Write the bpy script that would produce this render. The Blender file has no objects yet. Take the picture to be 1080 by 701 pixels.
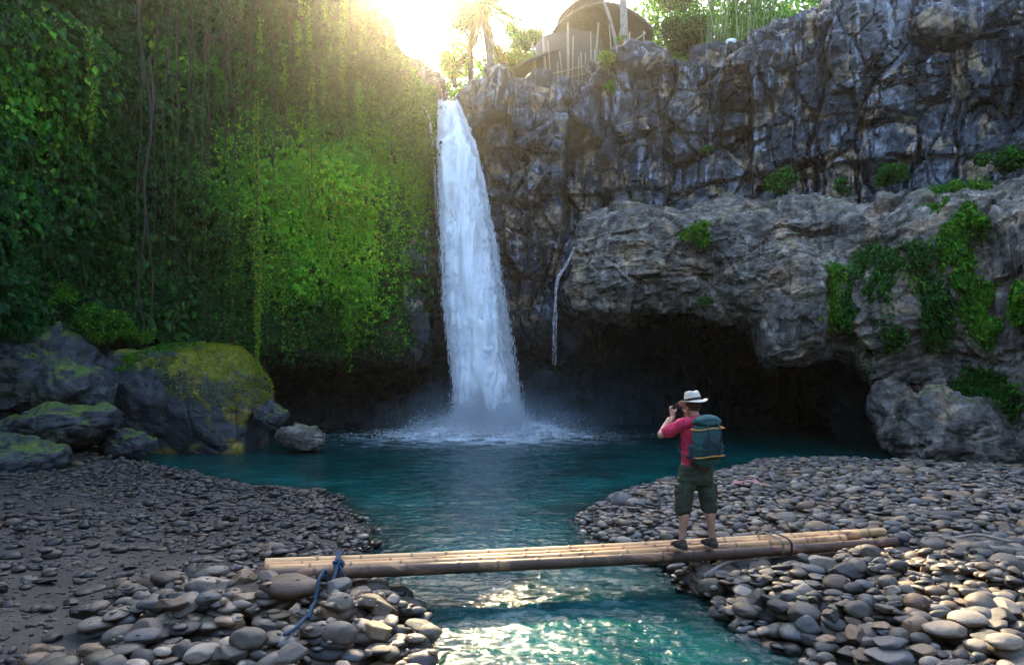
import bpy, bmesh, math, random
import numpy as np
from mathutils import Vector, Matrix
R = math.radians
rng = np.random.default_rng(7)
random.seed(7)
scene = bpy.context.scene
COL = scene.collection
CAM = np.array([0.0, 0.0, 2.4])
FOC = 720.0

def P(px, py, Y):
    return np.array([(px-540.0)/FOC*Y, Y, 2.4-(py-400.0)/FOC*Y])

def pix(p):
    y = np.maximum(p[..., 1], 0.1)
    return 540+FOC*p[..., 0]/y, 400-FOC*(p[..., 2]-2.4)/y

# ---------------------------------------------------------------- noise
def _h(ix, iy, iz, s):
    n = (ix.astype(np.int64)*374761393 + iy.astype(np.int64)*668265263 + iz.astype(np.int64)*2147483647 + s*974634777) & 0xFFFFFFFF
    n = ((n ^ (n >> 13))*1274126177) & 0xFFFFFFFF
    n = ((n ^ (n >> 16))*2246822519) & 0xFFFFFFFF
    n = n ^ (n >> 15)
    return (n & 0xFFFFFF)/float(0xFFFFFF)

def vnoise(p, s=0):
    p = np.asarray(p, float)
    i = np.floor(p).astype(np.int64); f = p-i
    u = f*f*f*(f*(f*6-15)+10)
    r = 0
    for dx in (0, 1):
        wx = u[..., 0] if dx else 1-u[..., 0]
        for dy in (0, 1):
            wy = u[..., 1] if dy else 1-u[..., 1]
            for dz in (0, 1):
                wz = u[..., 2] if dz else 1-u[..., 2]
                r = r + wx*wy*wz*_h(i[..., 0]+dx, i[..., 1]+dy, i[..., 2]+dz, s)
    return r*2-1

def fbm(p, octv=4, s=0, gain=0.5, lac=2.03):
    a, t, r = 1.0, 0.0, 0
    p = np.asarray(p, float)
    for k in range(octv):
        r = r + a*vnoise(p+13.7*k, s+k); t += a
        a *= gain; p = p*lac
    return r/t

def ridged(p, octv=4, s=0):
    a, t, r = 1.0, 0.0, 0
    p = np.asarray(p, float)
    for k in range(octv):
        r = r + a*(1-2*np.abs(vnoise(p+9.1*k, s+k))); t += a
        a *= 0.5; p = p*2.07
    return r/t

def voro(p, s=0):
    p = np.asarray(p, float)
    i = np.floor(p).astype(np.int64)
    f1 = np.full(p.shape[:-1], 9.0); f2 = f1.copy(); cid = np.zeros(p.shape[:-1])
    for dx in (-1, 0, 1):
        for dy in (-1, 0, 1):
            for dz in (-1, 0, 1):
                cx, cy, cz = i[..., 0]+dx, i[..., 1]+dy, i[..., 2]+dz
                ox, oy, oz = _h(cx, cy, cz, s+1), _h(cx, cy, cz, s+2), _h(cx, cy, cz, s+3)
                d = np.sqrt((cx+ox-p[..., 0])**2+(cy+oy-p[..., 1])**2+(cz+oz-p[..., 2])**2)
                c = _h(cx, cy, cz, s+4)
                m = d < f1
                f2 = np.where(m, f1, np.minimum(f2, d))
                cid = np.where(m, c, cid)
                f1 = np.where(m, d, f1)
    return f1, f2, cid

def facets(p, s=0, tilt=1.0):
    """sharp broken blocks: every cell of space is one randomly tilted flat face; returns offset, edge distance"""
    p = np.asarray(p, float); i = np.floor(p).astype(np.int64)
    f1 = np.full(p.shape[:-1], 9.0); f2 = f1.copy(); val = np.zeros(p.shape[:-1])
    for dx in (-1, 0, 1):
        for dy in (-1, 0, 1):
            for dz in (-1, 0, 1):
                cx, cy, cz = i[..., 0]+dx, i[..., 1]+dy, i[..., 2]+dz
                ex = p[..., 0]-cx-_h(cx, cy, cz, s+1); ey = p[..., 1]-cy-_h(cx, cy, cz, s+2); ez = p[..., 2]-cz-_h(cx, cy, cz, s+3)
                d = np.sqrt(ex*ex+ey*ey+ez*ez)
                v = _h(cx, cy, cz, s+4)-.5+tilt*((_h(cx, cy, cz, s+5)-.5)*ex+(_h(cx, cy, cz, s+6)-.5)*ey+(_h(cx, cy, cz, s+7)-.5)*ez)
                m = d < f1
                f2 = np.where(m, f1, np.minimum(f2, d)); val = np.where(m, v, val); f1 = np.where(m, d, f1)
    return val, f2-f1

def sstep(a, b, x):
    t = np.clip((x-a)/(b-a), 0, 1)
    return t*t*(3-2*t)

# ---------------------------------------------------------------- mesh helpers
def mesh_np(name, V, F, mat=None, cols=None, smooth=True, attrs=None):
    V = np.asarray(V, np.float32).reshape(-1, 3); F = np.asarray(F, np.int32)
    k = F.shape[1]
    me = bpy.data.meshes.new(name)
    me.vertices.add(len(V)); me.vertices.foreach_set('co', V.ravel())
    me.loops.add(F.size); me.loops.foreach_set('vertex_index', F.ravel())
    me.polygons.add(len(F))
    me.polygons.foreach_set('loop_start', np.arange(0, F.size, k, dtype=np.int32))
    me.polygons.foreach_set('loop_total', np.full(len(F), k, np.int32))
    me.update(calc_edges=True)
    me.polygons.foreach_set('use_smooth', np.full(len(F), smooth, bool))
    if cols is not None:
        a = me.color_attributes.new('Col', 'FLOAT_COLOR', 'POINT')
        c = np.ones((len(V), 4), np.float32); c[:, :3] = cols
        a.data.foreach_set('color', c.ravel())
    for n, v in (attrs or {}).items():
        a = me.attributes.new(n, 'FLOAT', 'POINT'); a.data.foreach_set('value', np.asarray(v, np.float32).ravel())
    if mat: me.materials.append(mat)
    me.validate()
    return me

def link(name, me, parent=None, loc=None):
    o = bpy.data.objects.new(name, me); COL.objects.link(o)
    if parent is not None: o.parent = parent
    if loc is not None: o.location = loc
    return o

def tag(o, label=None, cat=None, group=None, kind=None):
    if label: o['label'] = label
    if cat: o['category'] = cat
    if group: o['group'] = group
    if kind: o['kind'] = kind
    return o

def empty(name, loc, label, cat, group=None, rz=0):
    o = bpy.data.objects.new(name, None); COL.objects.link(o)
    o.location = loc; o.rotation_euler = (0, 0, rz)
    o.empty_display_size = 0.2
    return tag(o, label, cat, group)

def bm_obj(name, bm, mat, parent=None, smooth=True):
    me = bpy.data.meshes.new(name); bm.to_mesh(me); bm.free()
    for p in me.polygons: p.use_smooth = smooth
    if mat: me.materials.append(mat)
    return link(name, me, parent)

def frames(pts):
    pts = np.asarray(pts, float)
    T = np.gradient(pts, axis=0); T /= np.linalg.norm(T, axis=1)[:, None]+1e-9
    ref = np.array([0, 0, 1.0]) if abs(T[0][2]) < 0.9 else np.array([0, 1.0, 0])
    N = []; n = ref-T[0]*ref.dot(T[0]); n /= np.linalg.norm(n)
    for t in T:
        n = n-t*n.dot(t); n /= np.linalg.norm(n)+1e-9; N.append(n.copy())
    N = np.array(N); B = np.cross(T, N)
    return T, N, B

def tube_np(pts, rad, seg=10, cap=True, flat=1.0):
    """swept tube, returns V,F (quads); caps collapse to small rings"""
    pts = np.asarray(pts, float); rad = np.broadcast_to(np.asarray(rad, float), (len(pts),)).copy()
    if cap:
        pts = np.vstack([pts[:1], pts, pts[-1:]]); rad = np.concatenate([[1e-4], rad, [1e-4]])
        T, N, B = frames(pts[1:-1]); T = np.vstack([T[:1], T, T[-1:]]); N = np.vstack([N[:1], N, N[-1:]]); B = np.vstack([B[:1], B, B[-1:]])
    else:
        T, N, B = frames(pts)
    a = np.linspace(0, 2*np.pi, seg, endpoint=False)
    V = pts[:, None, :]+rad[:, None, None]*(np.cos(a)[None, :, None]*N[:, None, :]*flat+np.sin(a)[None, :, None]*B[:, None, :])
    n = len(pts); i = np.arange(n-1)[:, None]*seg; j = np.arange(seg)[None, :]; j2 = (j+1) % seg
    F = np.stack([i+j, i+j2, i+seg+j2, i+seg+j], -1).reshape(-1, 4)
    return V.reshape(-1, 3), F

def join_np(parts):
    Vs, Fs, n = [], [], 0
    for V, F in parts:
        Vs.append(V); Fs.append(F+n); n += len(V)
    return np.vstack(Vs), np.vstack(Fs)

def tube_obj(name, pts, rad, mat, parent=None, seg=10, flat=1.0):
    V, F = tube_np(pts, rad, seg, True, flat)
    return link(name, mesh_np(name, V, F, mat), parent)

def smooth_path(pts, n):
    pts = np.asarray(pts, float)
    d = np.r_[0, np.cumsum(np.linalg.norm(np.diff(pts, axis=0), axis=1))]
    return hermite(d, pts, np.linspace(0, d[-1], n))

def hermite(t, v, x):
    t = np.asarray(t, float); v = np.asarray(v, float)
    m = np.gradient(v, t, axis=0)
    i = np.clip(np.searchsorted(t, x, side='right')-1, 0, len(t)-2)
    h = (t[i+1]-t[i]); u = (x-t[i])/h
    sh = (-1,)+(1,)*(v.ndim-1)
    u = u.reshape(sh); h = h.reshape(sh)
    return (2*u**3-3*u**2+1)*v[i]+(u**3-2*u**2+u)*h*m[i]+(-2*u**3+3*u**2)*v[i+1]+(u**3-u**2)*h*m[i+1]

class Loft:
    """dense displaced surface through a net of control points net[col][row]"""
    def __init__(s, net, du, dv, facing, disp, coarse=0, zr=(4, 12)):
        net = np.asarray(net, float)
        lu = np.r_[0, np.cumsum(np.linalg.norm(np.diff(net, axis=0), axis=2).mean(1))]
        lv = np.r_[0, np.cumsum(np.linalg.norm(np.diff(net, axis=1), axis=2).mean(0))]
        lc = np.diff(lv); lc[:coarse] *= .22; lw = np.r_[0, np.cumsum(lc)]
        nu, nv = int(lu[-1]/du)+2, int(lw[-1]/dv)+2
        vs = np.interp(np.linspace(0, lw[-1], nv), lw, lv)
        a = hermite(lu, net, np.linspace(0, lu[-1], nu))
        a = hermite(lv, a.transpose(1, 0, 2), vs).transpose(1, 0, 2)
        s.nu, s.nv = nu, nv
        N = s.normals(a)
        c = np.asarray(facing, float)-a
        if ((N*c).sum(-1)*((a[..., 2] > zr[0]) & (a[..., 2] < zr[1]))).sum() < 0: N = -N; s.flip = True
        else: s.flip = False
        s.G = disp(a, N)
        s.N = s.normals(s.G)*(-1 if s.flip else 1)
    def normals(s, a):
        n = np.cross(np.gradient(a, axis=0), np.gradient(a, axis=1))
        return n/(np.linalg.norm(n, axis=2)[..., None]+1e-9)
    def faces(s):
        i = np.arange(s.nu-1)[:, None]*s.nv; j = np.arange(s.nv-1)[None, :]
        F = np.stack([i+j, i+s.nv+j, i+s.nv+j+1, i+j+1], -1).reshape(-1, 4)
        return F[:, ::-1] if s.flip else F
    def sample(s, n, fn=None):
        """n random surface points kept with probability fn(px,py,pts)"""
        a = s.G
        area = np.linalg.norm(np.cross(a[1:, :-1]-a[:-1, :-1], a[:-1, 1:]-a[:-1, :-1]), axis=2)
        w = area.ravel()
        if fn is not None:
            c = a[:-1, :-1].reshape(-1, 3); px, py = pix(c); w = w*fn(px, py, c)
        w = w/w.sum()
        k = rng.choice(len(w), n, p=w)
        i, j = k//(s.nv-1), k % (s.nv-1)
        u, v = rng.random((n, 1)), rng.random((n, 1))
        p = a[i, j]*(1-u)*(1-v)+a[i+1, j]*u*(1-v)+a[i, j+1]*(1-u)*v+a[i+1, j+1]*u*v
        return p, s.N[i, j]

# ---------------------------------------------------------------- leaves
LEAF_DARK = np.array([[.006, .045, .006], [.010, .070, .008], [.016, .10, .010], [.008, .060, .018]])
LEAF_MID = np.array([[.022, .125, .008], [.038, .17, .010], [.055, .20, .012], [.022, .14, .018]])
LEAF_BRIGHT = np.array([[.085, .28, .010], [.13, .33, .012], [.18, .36, .015], [.06, .25, .012]])
LEAF_YELLOW = np.array([[.24, .34, .015], [.29, .36, .02], [.32, .31, .025], [.17, .31, .015]])

def leaves(pts, nrm, size, pal, droop=0.8, spread=0.6, aspect=0.5, colvar=0.25):
    """one small folded leaf of two triangles per point; returns V,F,C"""
    n = len(pts)
    size = np.broadcast_to(size, (n,))*rng.uniform(.6, 1.4, n)
    d = nrm*spread+rng.normal(0, .45, (n, 3))+np.array([0, 0, -droop])
    d /= np.linalg.norm(d, axis=1)[:, None]
    up = nrm+rng.normal(0, .45, (n, 3))+np.array([0, 0, .5])
    sd = np.cross(d, up); sd /= np.linalg.norm(sd, axis=1)[:, None]+1e-9
    nn = np.cross(sd, d)
    L = size[:, None]; W = L*aspect
    base = pts-d*L*.5
    tip = pts+d*L*.5-nn*L*.08
    l = pts-sd*W*.5+nn*L*.06-d*L*.08; r = pts+sd*W*.5+nn*L*.06-d*L*.08
    V = np.stack([base, l, tip, r], 1).reshape(-1, 3)
    i = np.arange(n)[:, None]*4
    F = np.concatenate([i+np.array([[0, 2, 1]]), i+np.array([[0, 3, 2]])], 1).reshape(-1, 3)
    c = pal if pal.shape[0] == n else pal[rng.integers(0, len(pal), n)]
    c = c*rng.uniform(1-colvar, 1+colvar, (n, 1))
    return V, F, np.repeat(c, 4, 0)

def tri_tube(V, F):  # quads to tris
    return V, np.vstack([F[:, [0, 1, 2]], F[:, [0, 2, 3]]])

def foliage_mesh(name, lst, mat):
    Vs, Fs, Cs, n = [], [], [], 0
    for V, F, C in lst:
        Vs.append(V); Fs.append(F+n); Cs.append(C); n += len(V)
    return mesh_np(name, np.vstack(Vs), np.vstack(Fs), mat, np.vstack(Cs), smooth=False)

def blob_pts(c, r, n, lobes=9, fill=0.55):
    """points in a lumpy crown volume made of lobes, denser near each lobe's shell"""
    c = np.array(c, float); r = np.array(r, float)
    lc = rng.normal(0, 1, (lobes, 3)); lc /= np.linalg.norm(lc, axis=1)[:, None]
    lc = lc*rng.uniform(.25, .75, (lobes, 1))*r
    lr = rng.uniform(.3, .55, lobes)*r.mean()
    k = rng.integers(0, lobes, n)
    d = rng.normal(0, 1, (n, 3)); d /= np.linalg.norm(d, axis=1)[:, None]
    rad = lr[k]*rng.uniform(0, 1, n)**fill
    return c+lc[k]+d*rad[:, None]*np.array([1, 1, .8]), d

# ---------------------------------------------------------------- materials
class NT:
    def __init__(s, name):
        s.m = bpy.data.materials.new(name); s.m.use_nodes = True
        s.t = s.m.node_tree; s.t.nodes.clear()
        s.out = s.t.nodes.new('ShaderNodeOutputMaterial')
    def n(s, typ, **kw):
        nd = s.t.nodes.new('ShaderNode'+typ)
        for k, v in kw.items():
            if k.startswith('i_'):
                key = k[2:]
                nd.inputs[int(key) if key.isdigit() else key.replace('_', ' ')].default_value = v
            else: setattr(nd, k, v)
        return nd
    def l(s, a, b): s.t.links.new(a, b)
    def pos(s, scale=(1, 1, 1)):
        g = s.n('NewGeometry'); m = s.n('Mapping'); m.inputs['Scale'].default_value = scale
        s.l(g.outputs['Position'], m.inputs['Vector']); return m.outputs[0]
    def obj(s, scale=(1, 1, 1)):
        g = s.n('TexCoord'); m = s.n('Mapping'); m.inputs['Scale'].default_value = scale
        s.l(g.outputs['Object'], m.inputs['Vector']); return m.outputs[0]
    def noise(s, vec, scale, detail=5, rough=.55, dist=0):
        t = s.n('TexNoise'); t.inputs['Scale'].default_value = scale; t.inputs['Detail'].default_value = detail
        t.inputs['Roughness'].default_value = rough; t.inputs['Distortion'].default_value = dist
        s.l(vec, t.inputs['Vector']); return t.outputs['Fac']
    def ramp(s, fac, stops, interp='LINEAR'):
        r = s.n('ValToRGB'); r.color_ramp.interpolation = interp
        e = r.color_ramp.elements
        while len(e) < len(stops): e.new(.5)
        for k, (p, c) in enumerate(stops):
            e[k].position = p; e[k].color = (*c, 1) if len(c) == 3 else c
        s.l(fac, r.inputs[0]); return r.outputs['Color']
    def mask(s, fac, a, b):
        r = s.n('MapRange', interpolation_type='SMOOTHSTEP'); r.inputs[1].default_value = a; r.inputs[2].default_value = b
        s.l(fac, r.inputs[0]); return r.outputs[0]
    def mix(s, fac, a, b, typ='MIX'):
        m = s.n('Mix', data_type='RGBA', blend_type=typ)
        for sock, v in ((m.inputs[0], fac), (m.inputs[6], a), (m.inputs[7], b)):
            if isinstance(v, (int, float)): sock.default_value = v
            elif isinstance(v, tuple): sock.default_value = (*v, 1)
            else: s.l(v, sock)
        return m.outputs[2]
    def math(s, op, a, b=0.0):
        m = s.n('Math', operation=op)
        for sock, v in ((m.inputs[0], a), (m.inputs[1], b)):
            if isinstance(v, (int, float)): sock.default_value = v
            else: s.l(v, sock)
        return m.outputs[0]
    def bump(s, h, strength=.5, dist=.05, prev=None):
        b = s.n('Bump'); b.inputs['Strength'].default_value = strength; b.inputs['Distance'].default_value = dist
        s.l(h, b.inputs['Height'])
        if prev: s.l(prev, b.inputs['Normal'])
        return b.outputs[0]
    def bsdf(s, col, rough=.6, normal=None, **kw):
        b = s.n('BsdfPrincipled')
        if isinstance(col, tuple): b.inputs['Base Color'].default_value = (*col, 1)
        else: s.l(col, b.inputs['Base Color'])
        if isinstance(rough, (int, float)): b.inputs['Roughness'].default_value = rough
        else: s.l(rough, b.inputs['Roughness'])
        if normal is not None: s.l(normal, b.inputs['Normal'])
        for k, v in kw.items():
            b.inputs[k.replace('_', ' ')].default_value = v
        return b.outputs[0]
    def done(s, sh, vol=None):
        if sh is not None: s.l(sh, s.out.inputs['Surface'])
        if vol is not None: s.l(vol, s.out.inputs['Volume'])
        return s.m

def m_leaf(name='leaf', trans=.35):
    t = NT(name); a = t.n('VertexColor', layer_name='Col')
    d = t.bsdf(a.outputs[0], .5, Specular_IOR_Level=.18)
    tr = t.n('BsdfTranslucent')
    c = t.mix(1.0, a.outputs[0], (1.3, 1.25, .5), 'MULTIPLY'); t.l(c, tr.inputs[0])
    m = t.n('MixShader', i_0=trans); t.l(d, m.inputs[1]); t.l(tr.outputs[0], m.inputs[2])
    return t.done(m.outputs[0])

def m_rock(name, dark, mid, light, tan, moss=None, streak=.5, rough=.65, mossamt=.5, wet=0.0, scale=1.0, crack=.6, cave_shade=False, mdir=None, mz=None, strata_amt=.55):
    t = NT(name)
    p = t.pos(); ps = t.pos((1, 1, .12)); ph = t.pos((.35, .35, 1.6))
    n1 = t.noise(p, .45*scale, 8, .62, .4); n2 = t.noise(p, 3.2*scale, 8, .65)
    base = t.ramp(n1, [(.30, dark), (.52, mid), (.72, light)])
    base = t.mix(t.mask(t.noise(p, .8*scale, 5, .6, .8), .53, .62), base, tan)
    if streak:
        st = t.noise(ps, 2.2, 7, .6, .3)
        base = t.mix(t.math('MULTIPLY', t.mask(st, .52, .60), streak), base, tuple(x*.35 for x in dark))
        s2 = t.noise(t.pos((1, 1, .1)), 3.1, 6, .6, .25)
        base = t.mix(t.math('MULTIPLY', t.mask(s2, .55, .66), streak*.9), base, tuple(x*1.15 for x in light))
    strata = t.noise(ph, 2.5, 6, .6, .5)
    base = t.mix(strata_amt, base, t.ramp(strata, [(.3, (.25, .25, .25)), (.62, (1.6, 1.6, 1.6))]), 'MULTIPLY')
    base = t.mix(.85, base, t.ramp(n2, [(.32, (.25, .25, .25)), (.52, (1, 1, 1)), (.70, (2.0, 2.0, 2.0))]), 'MULTIPLY')
    if cave_shade:   # cave darkness painted into the rock colour, near-black at the wet cliff foot
        g0 = t.n('NewGeometry'); s0 = t.n('SeparateXYZ'); t.l(g0.outputs['Position'], s0.inputs[0])
        hz_ = t.math('ADD', s0.outputs[2], t.math('MULTIPLY', t.noise(p, .5, 5, .6), 3.0))
        base = t.mix(t.mask(hz_, 7.6, 5.6), base, (.005, .011, .015))
    if moss:
        g = t.n('NewGeometry'); sp = t.n('SeparateXYZ'); t.l(g.outputs['Normal'], sp.inputs[0])
        upz = sp.outputs[2]
        if mdir:
            dt = t.n('VectorMath', operation='DOT_PRODUCT'); t.l(g.outputs['Normal'], dt.inputs[0]); dt.inputs[1].default_value = mdir; upz = dt.outputs['Value']
        up = t.math('ADD', upz, t.math('MULTIPLY', t.math('SUBTRACT', t.noise(p, 1.1, 7, .65), .5), 2.4))
        if mz:
            g1 = t.n('NewGeometry'); s1 = t.n('SeparateXYZ'); t.l(g1.outputs['Position'], s1.inputs[0])
            up = t.math('ADD', up, t.math('MULTIPLY', t.math('SUBTRACT', t.mask(s1.outputs[2], mz-.7, mz+.9), 1.0), 1.1))
        mc = t.ramp(t.noise(p, 5, 5, .6), [(.3, moss[0]), (.7, moss[1])])
        base = t.mix(t.mask(up, 1.15-mossamt, 1.5-mossamt), base, mc)
    vd = []
    for vs in (.9, 2.6):
        v = t.n('TexVoronoi', feature='DISTANCE_TO_EDGE'); v.inputs['Scale'].default_value = vs*scale
        wq = t.n('Mix', data_type='VECTOR', i_0=.10); t.l(t.pos((1, 1, .45)), wq.inputs[4]); nn = t.n('TexNoise'); nn.inputs['Scale'].default_value = 1.3; nn.inputs['Detail'].default_value = 5; t.l(p, nn.inputs['Vector']); t.l(nn.outputs['Color'], wq.inputs[5])
        t.l(wq.outputs[1], v.inputs['Vector']); vd.append(t.mask(v.outputs['Distance'], 0.0, .07))
    nb = t.bump(vd[0], crack, .10); nb = t.bump(vd[1], crack*.8, .04, nb)
    nb = t.bump(n2, .8, .12, nb); nb = t.bump(strata, strata_amt, .12, nb); nb = t.bump(t.noise(p, 14*scale, 5, .7), .9, .04, nb)
    rg = t.ramp(n1, [(.35, (rough-.3*wet-.05,)*3), (.7, (rough+.1,)*3)])
    return t.done(t.bsdf(base, rg, nb))

M = {}
M['leaf'] = m_leaf()
M['cliff'] = m_rock('dark volcanic cliff', (.005, .007, .012), (.030, .037, .050), (.24, .26, .30), (.30, .22, .14), ((.03, .07, .012), (.07, .12, .02)), .95, .6, .12, .6, crack=.45, cave_shade=True, strata_amt=.35)
M['shelf'] = m_rock('grey sandstone', (.030, .026, .024), (.165, .140, .115), (.33, .285, .23), (.29, .205, .13), ((.03, .07, .012), (.08, .13, .02)), .6, .75, .35, .2, crack=.35)
M['boulder'] = m_rock('blue grey boulder', (.014, .018, .024), (.032, .038, .045), (.075, .08, .08), (.05, .05, .03), ((.03, .08, .010), (.12, .17, .015)), .15, .6, .56, .5)
M['boulder_moss'] = m_rock('yellow moss boulder', (.016, .02, .026), (.038, .044, .05), (.085, .085, .08), (.20, .15, .02), ((.06, .09, .008), (.29, .25, .018)), .1, .65, .60, .4, mdir=(.62, -.25, .74), mz=1.9)
M['soil'] = m_rock('wet earth', (.008, .009, .006), (.020, .019, .013), (.035, .032, .022), (.04, .05, .02), None, 0, .8)

def m_stone():
    ms = []
    for kind in (0, 1):
        t = NT('river stone' if kind else 'pebble')
        if kind: c = t.n('ObjectInfo').outputs['Color']; p = t.obj()
        else: c = t.n('VertexColor', layer_name='Col').outputs[0]; p = t.pos()
        off = t.n('VectorMath', operation='ADD'); t.l(p, off.inputs[0])
        if kind:
            oi = t.n('ObjectInfo'); t.l(oi.outputs['Location'], off.inputs[1])
        p = off.outputs[0]
        n = t.noise(p, 9, 6, .65, .5)
        c = t.mix(.8, c, t.ramp(n, [(.25, (.55, .53, .5)), (.5, (1, 1, 1)), (.75, (1.45, 1.42, 1.38))]), 'MULTIPLY')
        v = t.noise(p, 60, 3, .7)
        c = t.mix(.5, c, t.ramp(v, [(.35, (.6, .6, .6)), (.65, (1.3, 1.3, 1.3))]), 'MULTIPLY')
        # dirt and damp film in the world, low down near the water line
        g = t.n('NewGeometry'); sp = t.n('SeparateXYZ'); t.l(g.outputs['Position'], sp.inputs[0])
        wet = t.mask(sp.outputs[2], .16, .03)
        c = t.mix(t.math('MULTIPLY', wet, .6), c, t.mix(1, c, (.35, .36, .33), 'MULTIPLY'))
        rg = t.n('MapRange'); rg.inputs[3].default_value = .55; rg.inputs[4].default_value = .18; t.l(wet, rg.inputs[0])
        nb = t.bump(n, .35, .02); nb = t.bump(v, .35, .004, nb)
        ms.append(t.done(t.bsdf(c, rg.outputs[0], nb)))
    return ms
M['pebble'], M['stone'] = m_stone()

def m_plain(name, col, rough=.7, nscale=20, var=.3, bump=.2, bd=.005, col2=None, sc=(1, 1, 1), objspace=True):
    t = NT(name); p = t.obj(sc) if objspace else t.pos(sc)
    n = t.noise(p, nscale, 5, .6)
    c2 = col2 or tuple(x*(1+var*1.5) for x in col)
    c = t.ramp(n, [(.3, tuple(x*(1-var) for x in col)), (.7, c2)])
    return t.done(t.bsdf(c, rough, t.bump(n, bump, bd)))

M['bark'] = m_plain('palm bark', (.22, .20, .17), .85, 12, .4, .6, .03, sc=(1, 1, .4))
M['bark_dark'] = m_plain('dark bark', (.06, .05, .04), .85, 12, .4, .6, .03, sc=(1, 1, .3))
M['root'] = m_plain('aerial root', (.028, .02, .014), .85, 10, .4, .6, .02, sc=(1, 1, .3))
M['cane'] = m_plain('pale bamboo cane', (.26, .21, .13), .5, 6, .25, .2, .01, sc=(1, 1, .3))
M['thatch'] = m_plain('bamboo shingle roof', (.19, .15, .125), .8, 9, .3, .6, .03, sc=(1, 1, 3))
M['thatch2'] = m_plain('pavilion wall weave', (.07, .06, .055), .85, 14, .3, .5, .03)

# ---------------------------------------------------------------- camera, world, sun
cam = bpy.data.cameras.new('camera'); cam.lens = 24; cam.sensor_width = 36; cam.sensor_fit = 'HORIZONTAL'
cam.shift_y = 49.5/1080; cam.clip_end = 500; cam.clip_start = .1
co = bpy.data.objects.new('camera', cam); COL.objects.link(co); co.location = CAM; co.rotation_euler = (R(90), 0, 0)
scene.camera = co
SUN_EL, SUN_AZ = R(34), R(-9)
sd = Vector((math.sin(SUN_AZ)*math.cos(SUN_EL), math.cos(SUN_AZ)*math.cos(SUN_EL), math.sin(SUN_EL)))
w = bpy.data.worlds.new('World'); scene.world = w; w.use_nodes = True
nt = w.node_tree; bg = nt.nodes['Background']
sk = nt.nodes.new('ShaderNodeTexSky'); sk.sky_type = 'NISHITA'; sk.sun_disc = False
sk.sun_elevation = SUN_EL; sk.sun_rotation = SUN_AZ; sk.dust_density = 2.0; sk.air_density = 1.0
nt.links.new(sk.outputs[0], bg.inputs[0]); bg.inputs[1].default_value = .15
sl = bpy.data.lights.new('sun', 'SUN'); sl.energy = 2.6; sl.angle = R(.6); sl.color = (1, .80, .45)
so = bpy.data.objects.new('sun', sl); COL.objects.link(so); so.rotation_euler = sd.to_track_quat('Z', 'Y').to_euler(); so.location = (0, 0, 30)
scene.view_settings.view_transform = 'Standard'; scene.view_settings.look = 'None'
scene.view_settings.gamma = 1; scene.view_settings.exposure = 2.75
cy = scene.cycles
cy.max_bounces = 6; cy.diffuse_bounces = 3; cy.glossy_bounces = 3; cy.transmission_bounces = 3; cy.volume_bounces = 2
cy.transparent_max_bounces = 16; cy.use_denoising = True; cy.caustics_reflective = False; cy.caustics_refractive = False
cy.sample_clamp_indirect = 6; cy.use_adaptive_sampling = True; cy.adaptive_threshold = .02
# ================================================================ cliffs
def rock_disp(a, N, amp=1.0, blocks=1.0, lim=None):
    wv = np.stack([fbm(a*.6, 3, 31), fbm(a*.6, 3, 32), fbm(a*.6, 3, 33)], -1)*.30
    q = a+wv
    d = .55*fbm(a*np.array([.22, .22, .16]), 3, 1)
    v, e = facets(q*np.array([.42, .42, .15]), 11, 1.3)
    d += blocks*(1.15*v-.30*(1-sstep(0, .07, e)))
    v, e = facets(q*np.array([1.1, 1.1, .40]), 17, 1.3)
    d += blocks*(.50*v-.16*(1-sstep(0, .09, e)))
    v, e = facets(q*np.array([2.9, 2.9, 2.1]), 19, 1.4)
    d += .10*v
    fl = ridged(np.stack([a[..., 0]*.42+.5*fbm(a*.3, 2, 61), a[..., 1]*.42, a[..., 2]*.07], -1), 3, 63)
    d += .35*fl*blocks*sstep(16.6, 14.6, a[..., 2])
    # horizontal beds standing out in steps
    zz = a[..., 2]+.45*fbm(a*.3, 2, 5)
    for sc_, am, sd_ in ((.55, .55, 71), (1.7, .20, 72)):
        k = np.floor(zz*sc_); hsh = _h(k.astype(np.int64), (k*0).astype(np.int64), (k*0).astype(np.int64), sd_)
        h2 = _h((k+1).astype(np.int64), (k*0).astype(np.int64), (k*0).astype(np.int64), sd_); u_ = sstep(.90, 1.0, zz*sc_-k)
        d += am*(hsh*(1-u_)+h2*u_-.5)*blocks
    d += .05*ridged(a*2.6, 3, 21)+.05*fbm(a*6, 3, 25)
    return a+N*(d*amp)[..., None]

def col_left(px, Y, zt, lip=3.4, cave=1.0):
    f = lambda dy, z: np.array([(px-540)/FOC*(Y+dy), Y+dy, z])
    return [f(30, zt+6), f(12, zt+3), f(1.0, zt+.2), f(0, zt-1.5), f(-.2, zt*.72), f(-.5, zt*.5), f(-.7, zt*.32), f(-.8, lip), f(cave*2.2, lip-.6), f(cave*4.2, 1.4), f(cave*4.2, -2.0)]

def col_right(px, Y, zt, cave=3.2, zm=8.6):
    f = lambda dy, z: np.array([(px-540)/FOC*(Y+dy), Y+dy, z])
    return [f(30, zt+4), f(12, zt+2), f(1.2, zt), f(-.5, zt-.8), f(-.6, zt-2.2), f(.2, zt-4), f(.5, zm+1), f(.9, zm-1.5), f(cave*.8, 4.9), f(cave*2.1, 2.6), f(cave*2.1, -2.0)]

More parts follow.
